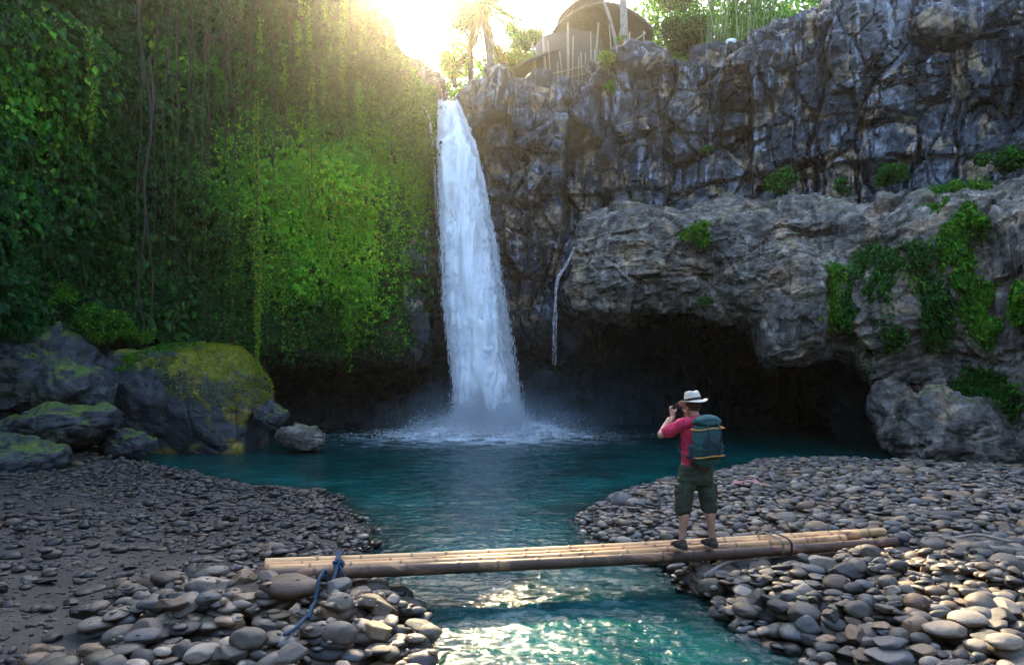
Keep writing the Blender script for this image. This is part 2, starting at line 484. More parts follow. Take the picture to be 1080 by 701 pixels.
net = []
for px, Y, zt in ((-1300, 7.5, 19), (-700, 10.5, 20), (-330, 14, 20.5), (-120, 17.5, 20.5), (0, 20.5, 20.5), (110, 24.2, 20.5), (220, 26.8, 20.2), (320, 28.3, 19.6)):
    net.append(col_left(px, Y, zt))
net.append(col_left(375, 29.3, 18.2, 3.4)); net.append(col_left(415, 29.7, 16.8, 3.6)); net.append(col_left(448, 30.9, 15.6, 3.4, .6))
def col_fall(px, Y, zt, foot=0.0):
    f = lambda dy, z: np.array([(px-540)/FOC*(Y+dy), Y+dy, z])
    return [f(30, zt+1.5), f(12, zt+.6), f(1.2, zt+.1), f(.1, zt-.4), f(.3, zt-2.5), f(.5, zt-5), f(.5, zt-8), f(.5-foot, 4), f(.6-foot, 2.2), f(.8-foot, .9), f(.8-foot, -2)]
net.append(col_fall(463, 32.1, 14.6)); net.append(col_fall(489, 31.7, 14.5)); net.append(col_fall(508, 31.5, 15.6))
net.append(col_right(545, 31.2, 16.2, .6, 8.5)); net.append(col_right(585, 30.8, 16.2, 1.4)); net.append(col_right(628, 30.3, 16.3, 3))
net.append(col_right(650, 29.6, 16.9)); net.append(col_right(720, 29.2, 16.8)); net.append(col_right(800, 28.4, 16.9)); net.append(col_right(860, 27.4, 17.4))
net.append(col_right(960, 26.0, 17.6)); net.append(col_right(1080, 24.2, 17.0)); net.append(col_right(1250, 20.5, 16.8)); net.append(col_right(1600, 15.5, 16.5)); net.append(col_right(2400, 9.5, 16))

LEFT_END = -4.4
def cliff_disp(a, N):
    r = rock_disp(a, N)
    soft = a+N*(1.0*fbm(a*.25, 4, 3)+.5*fbm(a*.9, 4, 9)+.12*fbm(a*3, 3, 14))[..., None]
    px, _ = pix(a)
    k = sstep(445, 405, px)[..., None]
    back = sstep(2.5, 6, a[..., 1]-31-0*a[..., 1])[..., None]
    o = r*(1-k)+soft*k
    return o
cliff = Loft(net, .078, .078, (0, 12, 6), cliff_disp, coarse=2)
co_ = cliff.G.reshape(-1, 3); pxs, pys = pix(co_)
wl = sstep(452, 400, pxs)
me = mesh_np('rock_cliff', co_, cliff.faces(), M['cliff'], smooth=False)
me.materials.append(M['soil'])
fpx = pxs.reshape(cliff.nu, cliff.nv)[:-1, :-1].ravel(); fz = co_[:, 2].reshape(cliff.nu, cliff.nv)[:-1, :-1].ravel()
me.polygons.foreach_set('material_index', ((fpx < 425+12*vnoise(np.stack([fz, fz, fz], -1)*.9)) & (fz > 2.2)).astype(np.int32))
tag(link('rock_cliff', me), 'dark streaked volcanic cliff closing the gorge behind the pool', None, None, 'structure')

# protruding sandstone shelf with the cave under it
def sc(px, Y, zt, zb, back=6.5):
    f = lambda dy, z: np.array([(px-540)/FOC*(Y+dy), Y+dy, z])
    m = zt-zb
    return [f(back, zt+1.0), f(back*.5, zt+.7), f(.9, zt+.1), f(.1, zt-.10*m), f(-.35, zt-.35*m), f(-.45, zt-.6*m), f(-.1, zt-.85*m), f(.6, zb), f(1.8, zb+.15), f(back*.65, zb+.5), f(back, zb+.6)]
snet = [sc(604, 26.2, 7.3, 6.3, 4.5), sc(612, 25.6, 8.0, 5.5, 5), sc(650, 24.8, 8.5, 5.0), sc(720, 24.2, 8.55, 4.95), sc(775, 23.6, 8.45, 4.75), sc(815, 23.2, 8.4, 4.25), sc(852, 22.9, 8.35, 3.6),
        sc(875, 22.9, 8.3, 3.4), sc(925, 22.0, 8.15, 2.8), sc(975, 21.2, 8.0, 1.7), sc(1005, 20.8, 8.0, .5), sc(1040, 20.2, 8.1, -1.2), sc(1090, 19.4, 8.25, -1.5), sc(1300, 16, 8.4, -1.5), sc(1700, 12, 8.4, -1.5), sc(2400, 8, 8.4, -1.5)]
def shelf_disp(a, N):
    wv = np.stack([fbm(a*.5, 3, 41), fbm(a*.5, 3, 42), fbm(a*.5, 3, 43)], -1)*.6
    d = .50*fbm(a*.30, 3, 51)+.10*ridged(a*np.array([1.0, 1.0, 1.6]), 4, 55)
    right = sstep(5.5, 8.5, a[..., 0])
    v, e = facets((a+wv*.6)*np.array([.45, .45, .5]), 61, 1.3)
    d += .36*v-.06*(1-sstep(0, .06, e))
    v, e = facets((a+wv*.4)*np.array([1.2, 1.2, 1.7]), 64, 1.4)
    d += .14*v-.04*(1-sstep(0, .08, e))
    v, e = facets((a+wv*.3)*np.array([3.2, 3.2, 5.0]), 67, 1.4)
    d += .06*v
    # vertical flutes on the right part
    fl = vnoise(np.stack([a[..., 0]*.95+.3*fbm(a*.4, 2, 71), a[..., 1]*.3, a[..., 2]*.08], -1), 73)
    d += right*1.1*fl*sstep(7.9, 6.3, a[..., 2])
    zz = a[..., 2]+.5*fbm(a*.3, 2, 5)
    d += .07*vnoise(np.stack([a[..., 0]*.4, a[..., 1]*.4, zz*6], -1), 8)+.06*fbm(a*5, 3, 25)+.13*fbm(a*1.9, 3, 28)
    return a+N*d[..., None]
shelf = Loft(snet, .07, .07, (4, 10, 5), shelf_disp)
tag(link('rock_shelf', mesh_np('rock_shelf', shelf.G.reshape(-1, 3), shelf.faces(), M['shelf'], smooth=False)), 'grey brown overhanging rock shelf jutting out over the dark cave', None, None, 'structure')

# ================================================================ boulders
_ico = {}
def ico(sub):
    if sub not in _ico:
        bm = bmesh.new(); bmesh.ops.create_icosphere(bm, subdivisions=sub, radius=1)
        bm.verts.ensure_lookup_table()
        V = np.array([v.co[:] for v in bm.verts]); F = np.array([[v.index for v in f.verts] for f in bm.faces], np.int32)
        bm.free(); _ico[sub] = (V, F)
    return _ico[sub]

def boulder(name, c, r, mat, label, cat='boulder', group=None, seed=0, sub=6, cuts=9, rough=.12, rot=0, tilt=0, depth=.78, parent=None, shape=None, cell=1.0):
    V, F = ico(sub); V = V.copy(); rs = np.random.default_rng(seed)
    for k in range(cuts):
        n = rs.normal(0, 1, 3); n /= np.linalg.norm(n); h = rs.uniform(depth, .97)
        e = V@n-h; m = e > 0
        V[m] -= n*(e[m]*.88)[:, None]
    if shape: V = shape(V)
    r = np.array(r)
    W = V*r; nn = V/np.linalg.norm(V, axis=1)[:, None]
    s = r.mean()
    W += nn*(s*rough*(fbm(W/s*1.3+seed*7.7, 4, seed)*1.3+.5*ridged(W/s*2.6+seed, 4, seed+5)))[:, None]
    v, e = facets(W/s*1.5+seed, seed+9, 1.3); W += nn*(s*cell*.13*v)[:, None]
    v, e = facets(W/s*4+seed, seed+12, 1.3); W += nn*(s*cell*.045*v)[:, None]
    f1, f2, cc = voro(W/s*1.7+seed, seed+9)
    W += nn*(s*cell*(.07*(cc-.5)-.06*(1-sstep(0, .09, f2-f1))))[:, None]
    W += nn*(.018*fbm(W*7, 3, seed))[:, None]
    Rm = (Matrix.Rotation(rot, 3, 'Z') @ Matrix.Rotation(tilt, 3, 'Y'))
    W = W@np.array(Rm).T
    o = link(name, mesh_np(name, W, F, mat), parent, c)
    if parent is None: tag(o, label, cat, group)
    return o, W+np.array(c)

def mshape(V):
    V = V.copy()
    low = sstep(.1, -.7, V[:, 2])
    V[:, 0] *= 1+.16*low                       # wider foot
    V[:, 0] += .14*low-.10*sstep(0, 1, V[:, 2])
    V[:, 2] = np.where(V[:, 2] > .72, .72+(V[:, 2]-.72)*.35, V[:, 2])
    return V
bo, mainW = boulder('boulder', P(192, 440, 23.6)+np.array([0, 0, .1]), (2.95, 2.3, 2.95), M['boulder_moss'], 'huge rounded boulder capped with yellow green moss at the left edge of the pool', seed=5, cuts=6, rough=.055, shape=mshape, cell=.35)
B = [
 ((44, 400, 21.5), (1.5, 1.5, 1.75), 'boulder', 'bluish grey pyramid shaped boulder left of the huge mossy boulder', 11, 8, .5),
 ((75, 415, 20.3), (1.1, 1.1, 1.0), 'boulder', 'dark block wedged under the pyramid shaped boulder', 12, 8, .2),
 ((12, 400, 20.0), (1.2, 1.2, 1.2), 'boulder', 'dark mossy boulder cut by the left edge below the ferns', 13, 7, .1),
 ((68, 452, 18.6), (1.55, 1.1, .62), 'boulder', 'low sloping boulder with a bright moss patch in front of the pyramid shaped boulder', 14, 6, -.2),
 ((8, 492, 16.6), (1.35, 1.0, .62), 'boulder', 'dark smooth boulder lying low at the left edge above the pebbles', 15, 6, -.15),
 ((134, 470, 19.6), (.75, .6, .42), 'boulder', 'small greenish boulder on dark gravel before the huge mossy boulder', 16, 7, 0),
 ((318, 462, 22.3), (.85, .6, .42), 'boulder', 'low tan topped rock in the water right of the huge mossy boulder', 17, 8, .1),
 ((286, 440, 22.9), (.55, .5, .55), 'boulder', 'rusty brown rock tucked against the right foot of the huge mossy boulder', 18, 8, .2),
 ((20, 455, 18.9), (.7, .7, .45), 'boulder', 'dark flat topped boulder behind the low sloping boulder', 19, 8, .2),
 ((115, 400, 24.5), (1.5, 1.3, 1.9), 'boulder', 'shaded boulder under the ferns between the pyramid shaped and the huge boulder', 20, 8, 0),
 ((573, 400, 31.2), (.62, .5, .42), 'rock', 'small lone rock on the ledge right of the waterfall foot', 21, 8, 0),
]
BW = {}
for k, (q, r, nm, lab, sd_, cuts, tl) in enumerate(B):
    o, W_ = boulder(nm, P(*q), r, M['cliff'] if k == 10 else (M['boulder'] if k != 6 else M['shelf']), lab, seed=sd_, cuts=cuts, tilt=tl, rough=.13, sub=5)
    BW[k] = W_
def rshape(V):
    V = V.copy(); V[:, 2] += .25*sstep(.2, -.9, V[:, 0])*sstep(0, 1, V[:, 2]); return V
boulder('boulder', P(1018, 462, 20.0), (2.5, 1.3, 1.15), M['shelf'], 'long pale lichen stained rock at the water below the right cliff', seed=33, cuts=9, rough=.14, tilt=.12)
boulder('boulder', P(948, 440, 21.6), (.8, .7, 1.3), M['shelf'], 'upright narrow rock left of the long pale rock at the cave mouth', seed=34, cuts=8, rough=.14, tilt=-.35, sub=5)
boulder('boulder', P(905, 425, 26.5), (1.1, .8, 1.9), M['cliff'], 'dark rock pillar standing inside the right end of the cave', seed=35, cuts=8, rough=.15, sub=5)
# rocks along the cliff top
for q, r, sd_, lab in (((838, 38, 28.3), (1.3, 1.0, .75), 41, 'large grey boulder resting on the cliff rim beside the bamboo thicket'),
                 ((905, 22, 27), (1.5, 1.1, .7), 42, 'flat boulder on the cliff rim right of the largest rim boulder'),
                 ((672, 68, 29.2), (1.5, 1.0, .8), 43, 'blocky rock at the rim corner right of the bamboo fence'),
                 ((800, 66, 27.9), (1.3, .9, .55), 45, 'rounded dark rock bulging from the rim below the bamboo thicket'),
                 ((1010, 25, 25.2), (1.6, 1.1, .8), 44, 'dark boulder on the cliff rim near the right edge')):
    boulder('boulder', P(*q), r, M['cliff'], lab, seed=sd_, cuts=9, rough=.14, sub=5)

# ================================================================ river bed and banks
left_shore = [(-40, 24), (-16, 22.5), (-12.2, 21.3), (-10.5, 19.2), (-8.2, 17.2), (-6.6, 15.6), (-5.2, 14.4), (-4.1, 14.6), (-3.6, 13.6), (-2.9, 12.2), (-2.3, 10.8), (-1.95, 9.1), (-1.5, 7.8), (-1.05, 6.7), (-.72, 5.74), (-.3, 4.4), (.2, 3), (.5, -3), (.5, -40), (-40, -40)]
right_shore = [(40, 17), (13.6, 17.4), (11.6, 18.6), (9.3, 19.8), (7.2, 19.4), (5.3, 17.3), (3.9, 15.9), (2.9, 15), (1.8, 13.2), (1.25, 11.6), (1.35, 10.2), (1.75, 9.2), (2.0, 8.3), (2.1, 7.3), (2.3, 6.3), (2.55, 5.7), (3.1, 4.3), (3.6, 3), (4, -3), (4, -40), (40, -40)]
def poly_sd(p, poly):
    poly = np.array(poly, float); d = np.full(p.shape[:-1], 1e9); ins = np.zeros(p.shape[:-1], bool)
    for a, b in zip(poly, np.roll(poly, -1, 0)):
        e = b-a; t = np.clip(((p-a)@e)/(e@e), 0, 1)
        q = a+t[..., None]*e; d = np.minimum(d, np.linalg.norm(p-q, axis=-1))
        c = ((a[1] > p[..., 1]) != (b[1] > p[..., 1])) & (p[..., 0] < (b[0]-a[0])*(p[..., 1]-a[1])/((b[1]-a[1]) if b[1] != a[1] else 1e-9)+a[0])
        ins ^= c
    return np.where(ins, d, -d)
def bank(x, y):
    p = np.stack([x, y], -1)
    wob = np.stack([x, y, 0*x], -1)
    w_ = .22*fbm(wob*1.1, 3, 77)
    l, r = poly_sd(p, left_shore)+w_, poly_sd(p, right_shore)+w_
    return l, r
def ground_h(x, y):
    l, r = bank(x, y)
    q = np.stack([x, y, 0*x], -1)
    s = np.maximum(l, r)
    base = np.where(s < 0, np.maximum(s*.38, -1.1), .16*(1-np.exp(-np.maximum(s, 0)*2.2))+.02*np.maximum(s, 0))
    base = np.minimum(base, .55+0*base)
    # heaps of stones beside the bridge ends
    hl = .10*np.exp(-(((x+2.6)/1.2)**2+((y-6.6)/1.1)**2)); hr = .12*np.exp(-(((x-4.2)/1.7)**2+((y-7.9)/1.0)**2))
    far = .9*sstep(-9, -15, x)*sstep(16, 21, y)
    return base+(hl+hr)*sstep(-.1, .7, s)+far*sstep(-.2, 1.5, s)+.03*fbm(q*1.3, 3, 78)*sstep(-.5, .3, s)

gx = np.unique(np.r_[np.arange(-45, -13, .8), np.arange(-13, 15, .08), np.arange(15, 46, .8)])
gy = np.unique(np.r_[np.arange(-45, 2, .8), np.arange(2, 24, .08), np.arange(24, 75, .8)])
X, Y = np.meshgrid(gx, gy, indexing='ij')
Z = ground_h(X, Y)
i = np.arange(len(gx)-1)[:, None]*len(gy); j = np.arange(len(gy)-1)[None, :]
F = np.stack([i+j, i+len(gy)+j, i+len(gy)+j+1, i+j+1], -1).reshape(-1, 4)
t = NT('river bed'); p = t.pos()
n1 = t.noise(p, 1.1, 6, .6, .4); n2 = t.noise(p, 40, 4, .7)
c = t.ramp(n1, [(.3, (.016, .012, .009)), (.5, (.034, .027, .020)), (.7, (.070, .058, .045))])
c = t.mix(.7, c, t.ramp(n2, [(.35, (.5, .5, .5)), (.65, (1.5, 1.5, 1.5))]), 'MULTIPLY')
M['bed'] = t.done(t.bsdf(c, .75, t.bump(n2, .8, .02, t.bump(n1, .5, .06))))
tag(link('ground', mesh_np('ground', np.stack([X, Y, Z], -1).reshape(-1, 3), F, M['bed'])), 'dark muddy river bed and banks under the stones', None, None, 'structure')

# ================================================================ water
wy = [1.5]
while wy[-1] < 40: wy.append(wy[-1]+max(.018, wy[-1]*.0052))
wy = np.array([-30, -15, -6, -2, 0, 1]+wy)
wx = np.unique(np.r_[np.arange(-30, -14, .5), np.arange(-14, -3, .08), np.arange(-3, 5, .028), np.arange(5, 22, .08), np.arange(22, 34, .5)])
X, Y = np.meshgrid(wx, wy, indexing='ij')
q = np.stack([X, Y, 0*X], -1)
far = sstep(8, 26, Y)
wd = np.stack([X+.5*fbm(q*.6, 2, 5), Y, 0*X], -1)
h = .022*fbm(wd*np.array([1.6, 2.6, 1]), 3, 81)*(1+1.2*far)+.030*ridged(wd*np.array([2.6, 5.0, 1]), 3, 85)*sstep(19, 6, Y)+.010*ridged(q*np.array([8, 13, 1]), 2, 88)*sstep(14, 5, Y)
rf = np.hypot((X+1.1), (Y-30.2))
h += (.09*np.exp(-rf/2.2)*(1+fbm(q*2.2, 3, 90)*1.5)+.02*np.sin(rf*3+2*fbm(q*.7, 2, 3))*np.exp(-rf/5))
gh = ground_h(X, Y)
depth = np.maximum(-gh, 0)
shore = np.exp(-np.abs(np.maximum(-gh, -.02))/.05)
foam = np.clip(np.exp(-(rf/3.6)**2)*1.8, 0, 1)*sstep(-.25, .35, fbm(q*2.4, 4, 92)+1.1*np.exp(-(rf/2.2)**2))
foam = np.maximum(foam, .7*sstep(.48, .70, fbm(q*np.array([4, 9, 1]), 4, 94))*sstep(10, 4, rf))
i = np.arange(len(wx)-1)[:, None]*len(wy); j = np.arange(len(wy)-1)[None, :]
F = np.stack([i+j, i+len(wy)+j, i+len(wy)+j+1, i+j+1], -1).reshape(-1, 4)
lace = (1-sstep(.0, .16, np.abs(fbm(wd*np.array([3.0, 5.5, 1]), 3, 96))))*sstep(.15, .45, fbm(q*.9, 2, 97)+.5*shore)
lace *= sstep(12, 8, Y)*sstep(-3, -1, X)*sstep(4, 2, X)
t = NT('pool water'); p = t.pos()
at = t.n('Attribute', attribute_name='depth'); fo = t.n('Attribute', attribute_name='foam'); la = t.n('Attribute', attribute_name='lace')
nb = t.bump(t.noise(t.pos((1, 1.7, 1)), 9, 4, .6, .6), .6, .03)
nb = t.bump(t.noise(t.pos((1, 1.6, 1)), 2.0, 4, .55, .8), .6, .08, nb)
tn = t.noise(t.pos((1, 1.3, 1)), .55, 4, .6, .7)
dc = t.ramp(tn, [(.3, (.000, .018, .020)), (.7, (.001, .066, .063))])
sh_ = t.ramp(tn, [(.3, (.000, .034, .034)), (.65, (.001, .095, .088))])
dc = t.mix(t.mask(at.outputs['Fac'], 1.0, .35), dc, sh_)
dif = t.n('BsdfDiffuse'); t.l(dc, dif.inputs[0]); t.l(nb, dif.inputs['Normal'])
tr = t.n('BsdfTransparent'); tr.inputs[0].default_value = (.55, .80, .74, 1)
fac = t.math('SUBTRACT', 1.0, t.math('EXPONENT', t.math('MULTIPLY', at.outputs['Fac'], -7.0)))
m1 = t.n('MixShader'); t.l(fac, m1.inputs[0]); t.l(tr.outputs[0], m1.inputs[1]); t.l(dif.outputs[0], m1.inputs[2])
gl = t.n('BsdfGlossy'); gl.inputs['Roughness'].default_value = .07; t.l(nb, gl.inputs['Normal'])
fr = t.n('Fresnel'); fr.inputs[0].default_value = 1.33; t.l(nb, fr.inputs['Normal'])
m2 = t.n('MixShader'); t.l(fr.outputs[0], m2.inputs[0]); t.l(m1.outputs[0], m2.inputs[1]); t.l(gl.outputs[0], m2.inputs[2])
fd = t.n('BsdfDiffuse'); fd.inputs[0].default_value = (.75, .82, .85, 1)
m3 = t.n('MixShader'); t.l(fo.outputs['Fac'], m3.inputs[0]); t.l(m2.outputs[0], m3.inputs[1]); t.l(fd.outputs[0], m3.inputs[2])
M['water'] = t.done(m3.outputs[0])
foam = np.maximum(foam, .14*lace)
wme = mesh_np('water', np.stack([X, Y, h], -1).reshape(-1, 3), F, M['water'], attrs={'depth': depth, 'foam': foam, 'lace': lace})
tag(link('water', wme), 'clear teal pool and stream running under the bamboo bridge', None, None, 'structure')

# ================================================================ waterfall
def lerp(a, b, t): return a+(b-a)*t
TOPZ = 14.75
def fall_edges(z):
    t_ = 1-z/TOPZ
    xl = np.interp(t_, [0, .08, .3, .6, .85, 1], [-3.25, -3.2, -3.12, -2.95, -2.5, -2.25])
    xr = np.interp(t_, [0, .08, .2, .3, .6, .85, 1], [-2.45, -2.0, -1.48, -1.15, -.40, .16, .5])
    yc = 31.0-1.15*np.clip(t_*6, 0, 1)**.5-.35*t_
    return xl, xr, yc
t = NT('falling water')
ps = t.pos((1, 1, .12)); n = t.noise(ps, 4.2, 8, .62, .35); n2 = t.noise(t.pos((1, 1, .25)), 1.3, 5, .6, .5)
c = t.ramp(n, [(.28, (.60, .78, .92)), (.44, (.93, .96, .98)), (.7, (.98, .98, .98))])
d = t.bsdf(c, .5, t.bump(n, .6, .08)); tl = t.n('BsdfTranslucent'); tl.inputs[0].default_value = (.75, .85, .95, 1)
m = t.n('MixShader', i_0=.12); t.l(d, m.inputs[1]); t.l(tl.outputs[0], m.inputs[2])
ed = t.n('Attribute', attribute_name='edge')
hole = t.math('ADD', t.math('MULTIPLY', n, 1.0), t.math('MULTIPLY', n2, .6))
al = t.mask(t.math('SUBTRACT', hole, ed.outputs['Fac']), -.14, .20)
trn = t.n('BsdfTransparent'); m2 = t.n('MixShader'); t.l(al, m2.inputs[0]); t.l(trn.outputs[0], m2.inputs[1]); t.l(m.outputs[0], m2.inputs[2])
M['fall'] = t.done(m2.outputs[0])
def fall_body(off, wide, seed, edge_gain, depth=.45, n_u=90, n_v=330):
    v = np.linspace(0, 1, n_v); z = TOPZ*(1-v)+.02
    xl, xr, yc = fall_edges(z)
    a = np.linspace(0, 2*np.pi, n_u, endpoint=False)
    zz_ = np.stack([z*1.1, 0*z+seed*.1, 0*z], -1); cx = (xl+xr)/2+.05*fbm(zz_, 2, 3); hw = (xr-xl)/2*wide*(1+.16*fbm(zz_*1.3, 3, 4))
    Xg = cx[:, None]+hw[:, None]*np.cos(a)[None, :]
    Yg = (yc-off)[:, None]-depth*np.sin(a)[None, :]
    Zg = np.broadcast_to(z[:, None], Xg.shape)
    q = np.stack([Xg, Yg, Zg], -1)
    s_ = q*np.array([2.2, 2.2, .24])
    dd = .30*ridged(s_+seed, 3, seed)+.09*fbm(q*np.array([8, 8, .7]), 3, seed+3)
    rad = np.stack([np.cos(a)[None, :]*np.ones_like(Xg), -np.sin(a)[None, :]*np.ones_like(Xg), 0*Xg], -1)
    q = q+rad*(dd*np.clip(v*8, .3, 1)[:, None])[..., None]
    ii = np.arange(n_v-1)[:, None]*n_u; jj = np.arange(n_u)[None, :]; j2 = (jj+1) % n_u
    F = np.stack([ii+jj, ii+j2, ii+n_u+j2, ii+n_u+jj], -1).reshape(-1, 4)
    u = np.abs(np.cos(a))[None, :]*np.ones_like(Xg)
    edge = edge_gain+.75*u**6+.05*v[:, None]
    return q.reshape(-1, 3), F, edge.ravel()
parts = [fall_body(0, .84, 3, .0), fall_body(.22, .92, 9, .30, .3), fall_body(.1, .96, 15, .42, .5)]
def churn(c, r, seed, eg):
    nu_, nv_ = 110, 56; th = np.linspace(.02, np.pi-.02, nv_)[:, None]; ph = np.linspace(0, 2*np.pi, nu_, endpoint=False)[None, :]
    V = np.stack([np.sin(th)*np.cos(ph), -np.sin(th)*np.sin(ph), np.cos(th)*np.ones_like(ph)], -1).reshape(-1, 3); q = V*np.array(r)
    ii = np.arange(nv_-1)[:, None]*nu_; jj = np.arange(nu_)[None, :]; j2 = (jj+1) % nu_
    F = np.stack([ii+jj, ii+j2, ii+nu_+j2, ii+nu_+jj], -1).reshape(-1, 4)
    n_ = V*(.30*ridged(q*1.9+seed, 4, seed)+.22*fbm(q*5, 3, seed))[:, None]*np.array([1, .7, 1])*min(1, r[2])
    q = q+n_+np.array(c); u = np.clip(np.hypot(V[:, 0], V[:, 1]), 0, 1)
    return q, F, eg+.45*u**2+.35*np.clip(V[:, 2], 0, 1)
for cc_, r_, s_, eg_ in (((-.85, 29.1, 0), (1.6, .75, .85), 5, .10), ((-2.1, 28.9, 0), (1.6, .9, .45), 6, .22), ((.6, 28.9, 0), (1.7, .9, .48), 7, .24), ((-.9, 28.6, -.05), (4.4, 1.4, .30), 8, .34)): parts.append(churn(cc_, r_, s_, eg_))
Vs, Fs, Es, n_ = [], [], [], 0
for V, F, e in parts: Vs.append(V); Fs.append(F+n_); Es.append(e); n_ += len(V)
wf = link('waterfall', mesh_np('waterfall', np.vstack(Vs), np.vstack(Fs), M['fall'], attrs={'edge': np.concatenate(Es)}))
tag(wf, 'tall white waterfall widening as it drops from the cliff notch into the pool', None, None, 'structure')

t = NT('spray'); d = t.n('BsdfDiffuse'); d.inputs[0].default_value = (.96, .97, .98, 1)
tl = t.n('BsdfTranslucent'); tl.inputs[0].default_value = (.95, .97, 1, 1); m = t.n('MixShader', i_0=.25)
t.l(d.outputs[0], m.inputs[1]); t.l(tl.outputs[0], m.inputs[2]); M['spray'] = t.done(m.outputs[0])
def drops(pts, ln, wd_, dirs):
    n = len(pts); d = dirs/np.linalg.norm(dirs, axis=1)[:, None]
    s1 = np.cross(d, rng.normal(0, 1, (n, 3))); s1 /= np.linalg.norm(s1, axis=1)[:, None]; s2 = np.cross(d, s1)
    L = (ln*rng.uniform(.5, 1.5, n))[:, None]; Wd = (wd_*rng.uniform(.5, 1.5, n))[:, None]
    a = pts-d*L*.5; b = pts+d*L*.5; m0 = pts+d*L*.1
    V = np.stack([a, m0+s1*Wd, m0-s1*Wd*.5+s2*Wd*.87, m0-s1*Wd*.5-s2*Wd*.87, b], 1).reshape(-1, 3)
    i = np.arange(n)[:, None]*5
    F = np.concatenate([i+np.array([[a_, b_, c_]]) for a_, b_, c_ in ((0, 1, 2), (0, 2, 3), (0, 3, 1), (4, 2, 1), (4, 3, 2), (4, 1, 3))], 1).reshape(-1, 3)
    return V, F
# strands and drops falling round the main stream
n = 20000
tz = rng.random(n)**.85; z = TOPZ*(1-tz); xl, xr, yc = fall_edges(z)
side = rng.random(n); u = np.where(side < .12, .03+rng.normal(0, .03, n), np.where(side < .35, .98+rng.normal(0, .03+.02*tz, n), rng.random(n)))
pts = np.stack([xl+(xr-xl)*u, yc-.35-rng.random(n)*.4, z], -1)
V1, F1 = drops(pts, .26*np.ones(n), .008*np.ones(n), np.stack([rng.normal(0, .05, n)+(u-.5)*.06, rng.normal(0, .05, n), -np.ones(n)], -1))
# splash crown at the foot
n = 110000
ang = rng.uniform(0, 2*np.pi, n); rr = rng.gamma(2.0, .50, n)
hx = -1.05+np.cos(ang)*rr*1.25; hy = 28.8+np.sin(ang)*rr*.6
hz = np.abs(rng.normal(0, .75, n))*np.exp(-rr*.42)*(1+1.1*fbm(np.stack([hx*1.3, hy, 0*hx], -1), 3, 6))+.02
pts = np.stack([hx, hy, hz], -1)
V2, F2 = drops(pts, .04*np.ones(n), .015*np.ones(n), rng.normal(0, 1, (n, 3)))
V, F = join_np([(V1, F1), (V2, F2)])
sp_ = link('spray', mesh_np('spray', V, F, M['spray'])); tag(sp_, 'white strands and splashing drops around the waterfall and its foot', None, None, 'stuff')

def mist(name, c, r, dens, nscale, label, col=(.70, .90, 1)):
    V, F = ico(4)
    t = NT(name+' air'); o = t.obj()
    n = t.noise(o, nscale, 4, .6, .3)
    ln = t.n('VectorMath', operation='LENGTH'); t.l(o, ln.inputs[0])
    fall = t.math('SUBTRACT', 1.0, ln.outputs['Value'])
    fall = t.math('MULTIPLY', t.math('MAXIMUM', fall, 0.0), t.mask(t.math('ADD', n, t.math('MULTIPLY', fall, .45)), .42, .85))
    pv = t.n('VolumePrincipled'); pv.inputs['Color'].default_value = (*col, 1); pv.inputs['Anisotropy'].default_value = .2
    t.l(t.math('MULTIPLY', fall, dens), pv.inputs['Density'])
    m_ = t.done(None, pv.outputs[0])
    ob = link(name, mesh_np(name, V, F, m_)); ob.location = c; ob.scale = r
    return tag(ob, label, None, None, 'stuff')
mist('mist', (-.9, 28.9, .1), (6.2, 2.2, 2.7), .55, 2.2, 'bluish white spray mist rising from the foot of the waterfall')

mist('mist', (4.5, 30.5, 1.2), (11, 4.5, 4.2), .035, 1.2, 'faint blue mist drifting out of the dark cave behind the pool', (.35, .75, 1))
# thin trickles
def trickle(pts, n, label, wd=.05):
    k = 60; P_ = smooth_path([P(*q) for q in pts], k)
    s_ = rng.random(n)**1.7*(k-1.01); i0 = s_.astype(int); p = P_[i0]+(P_[i0+1]-P_[i0])*(s_-i0)[:, None]
    lane = rng.integers(0, 5, n)
    p = p+np.stack([(lane-2)*wd*.5*(.4+s_/k)+.05*fbm(np.stack([p[:, 2]*1.5, lane*3.0, 0*s_], -1), 2, 4)+rng.normal(0, wd*.15, n), rng.normal(0, .03, n), 0*s_], 1)
    V, F = drops(p, .12*np.ones(n), .006*(1.1-.8*s_/k), P_[i0+1]-P_[i0]+rng.normal(0, .01, (n, 3)))
    o = link('trickle', mesh_np('trickle', V, F, M['spray'])); tag(o, label, None, None, 'structure')
trickle([(606, 262, 25.9), (596, 282, 25.7), (589, 292, 25.6), (586, 310, 25.6), (585, 342, 25.6), (585, 385, 25.6)], 1300, 'thin white trickle spilling off the left tip of the rock shelf')
trickle([(438, 103, 29.9), (450, 118, 29.6), (456, 150, 29.5), (459, 190, 29.4), (461, 235, 29.4)], 2200, 'thin side trickle down the rock left of the waterfall')

bn = []  # unseen ring of hill, added behind the camera to block low sky light
for (x_, y_, h_) in ((-36, 12, 20), (-27, 4, 21), (-25, -8, 20), (-20, -20, 19), (-7, -28, 17), (8, -29, 17), (22, -22, 19), (29, -9, 20), (31, 4, 18), (38, 12, 17)):
    r_ = np.array([x_, y_])/math.hypot(x_, y_)
    bn.append([(x_+r_[0]*o_, y_+r_[1]*o_, z_) for o_, z_ in ((26, h_+5), (8, h_+2), (2, h_), (.5, h_*.75), (0, h_*.5), (-1, h_*.25), (-3, .8), (-5, -1.2))])
rear = Loft(bn, .6, .6, (0, 0, 6), lambda a, N: a+N*(1.3*fbm(a*.2, 4, 3)+.5*ridged(a*.6, 3, 9))[..., None], coarse=1)
tag(link('sky_blocker_hill', mesh_np('sky_blocker_hill', rear.G.reshape(-1, 3), rear.faces(), M['soil'])), 'unseen dark hill ring added behind the camera to cut sky fill', None, None, 'structure')
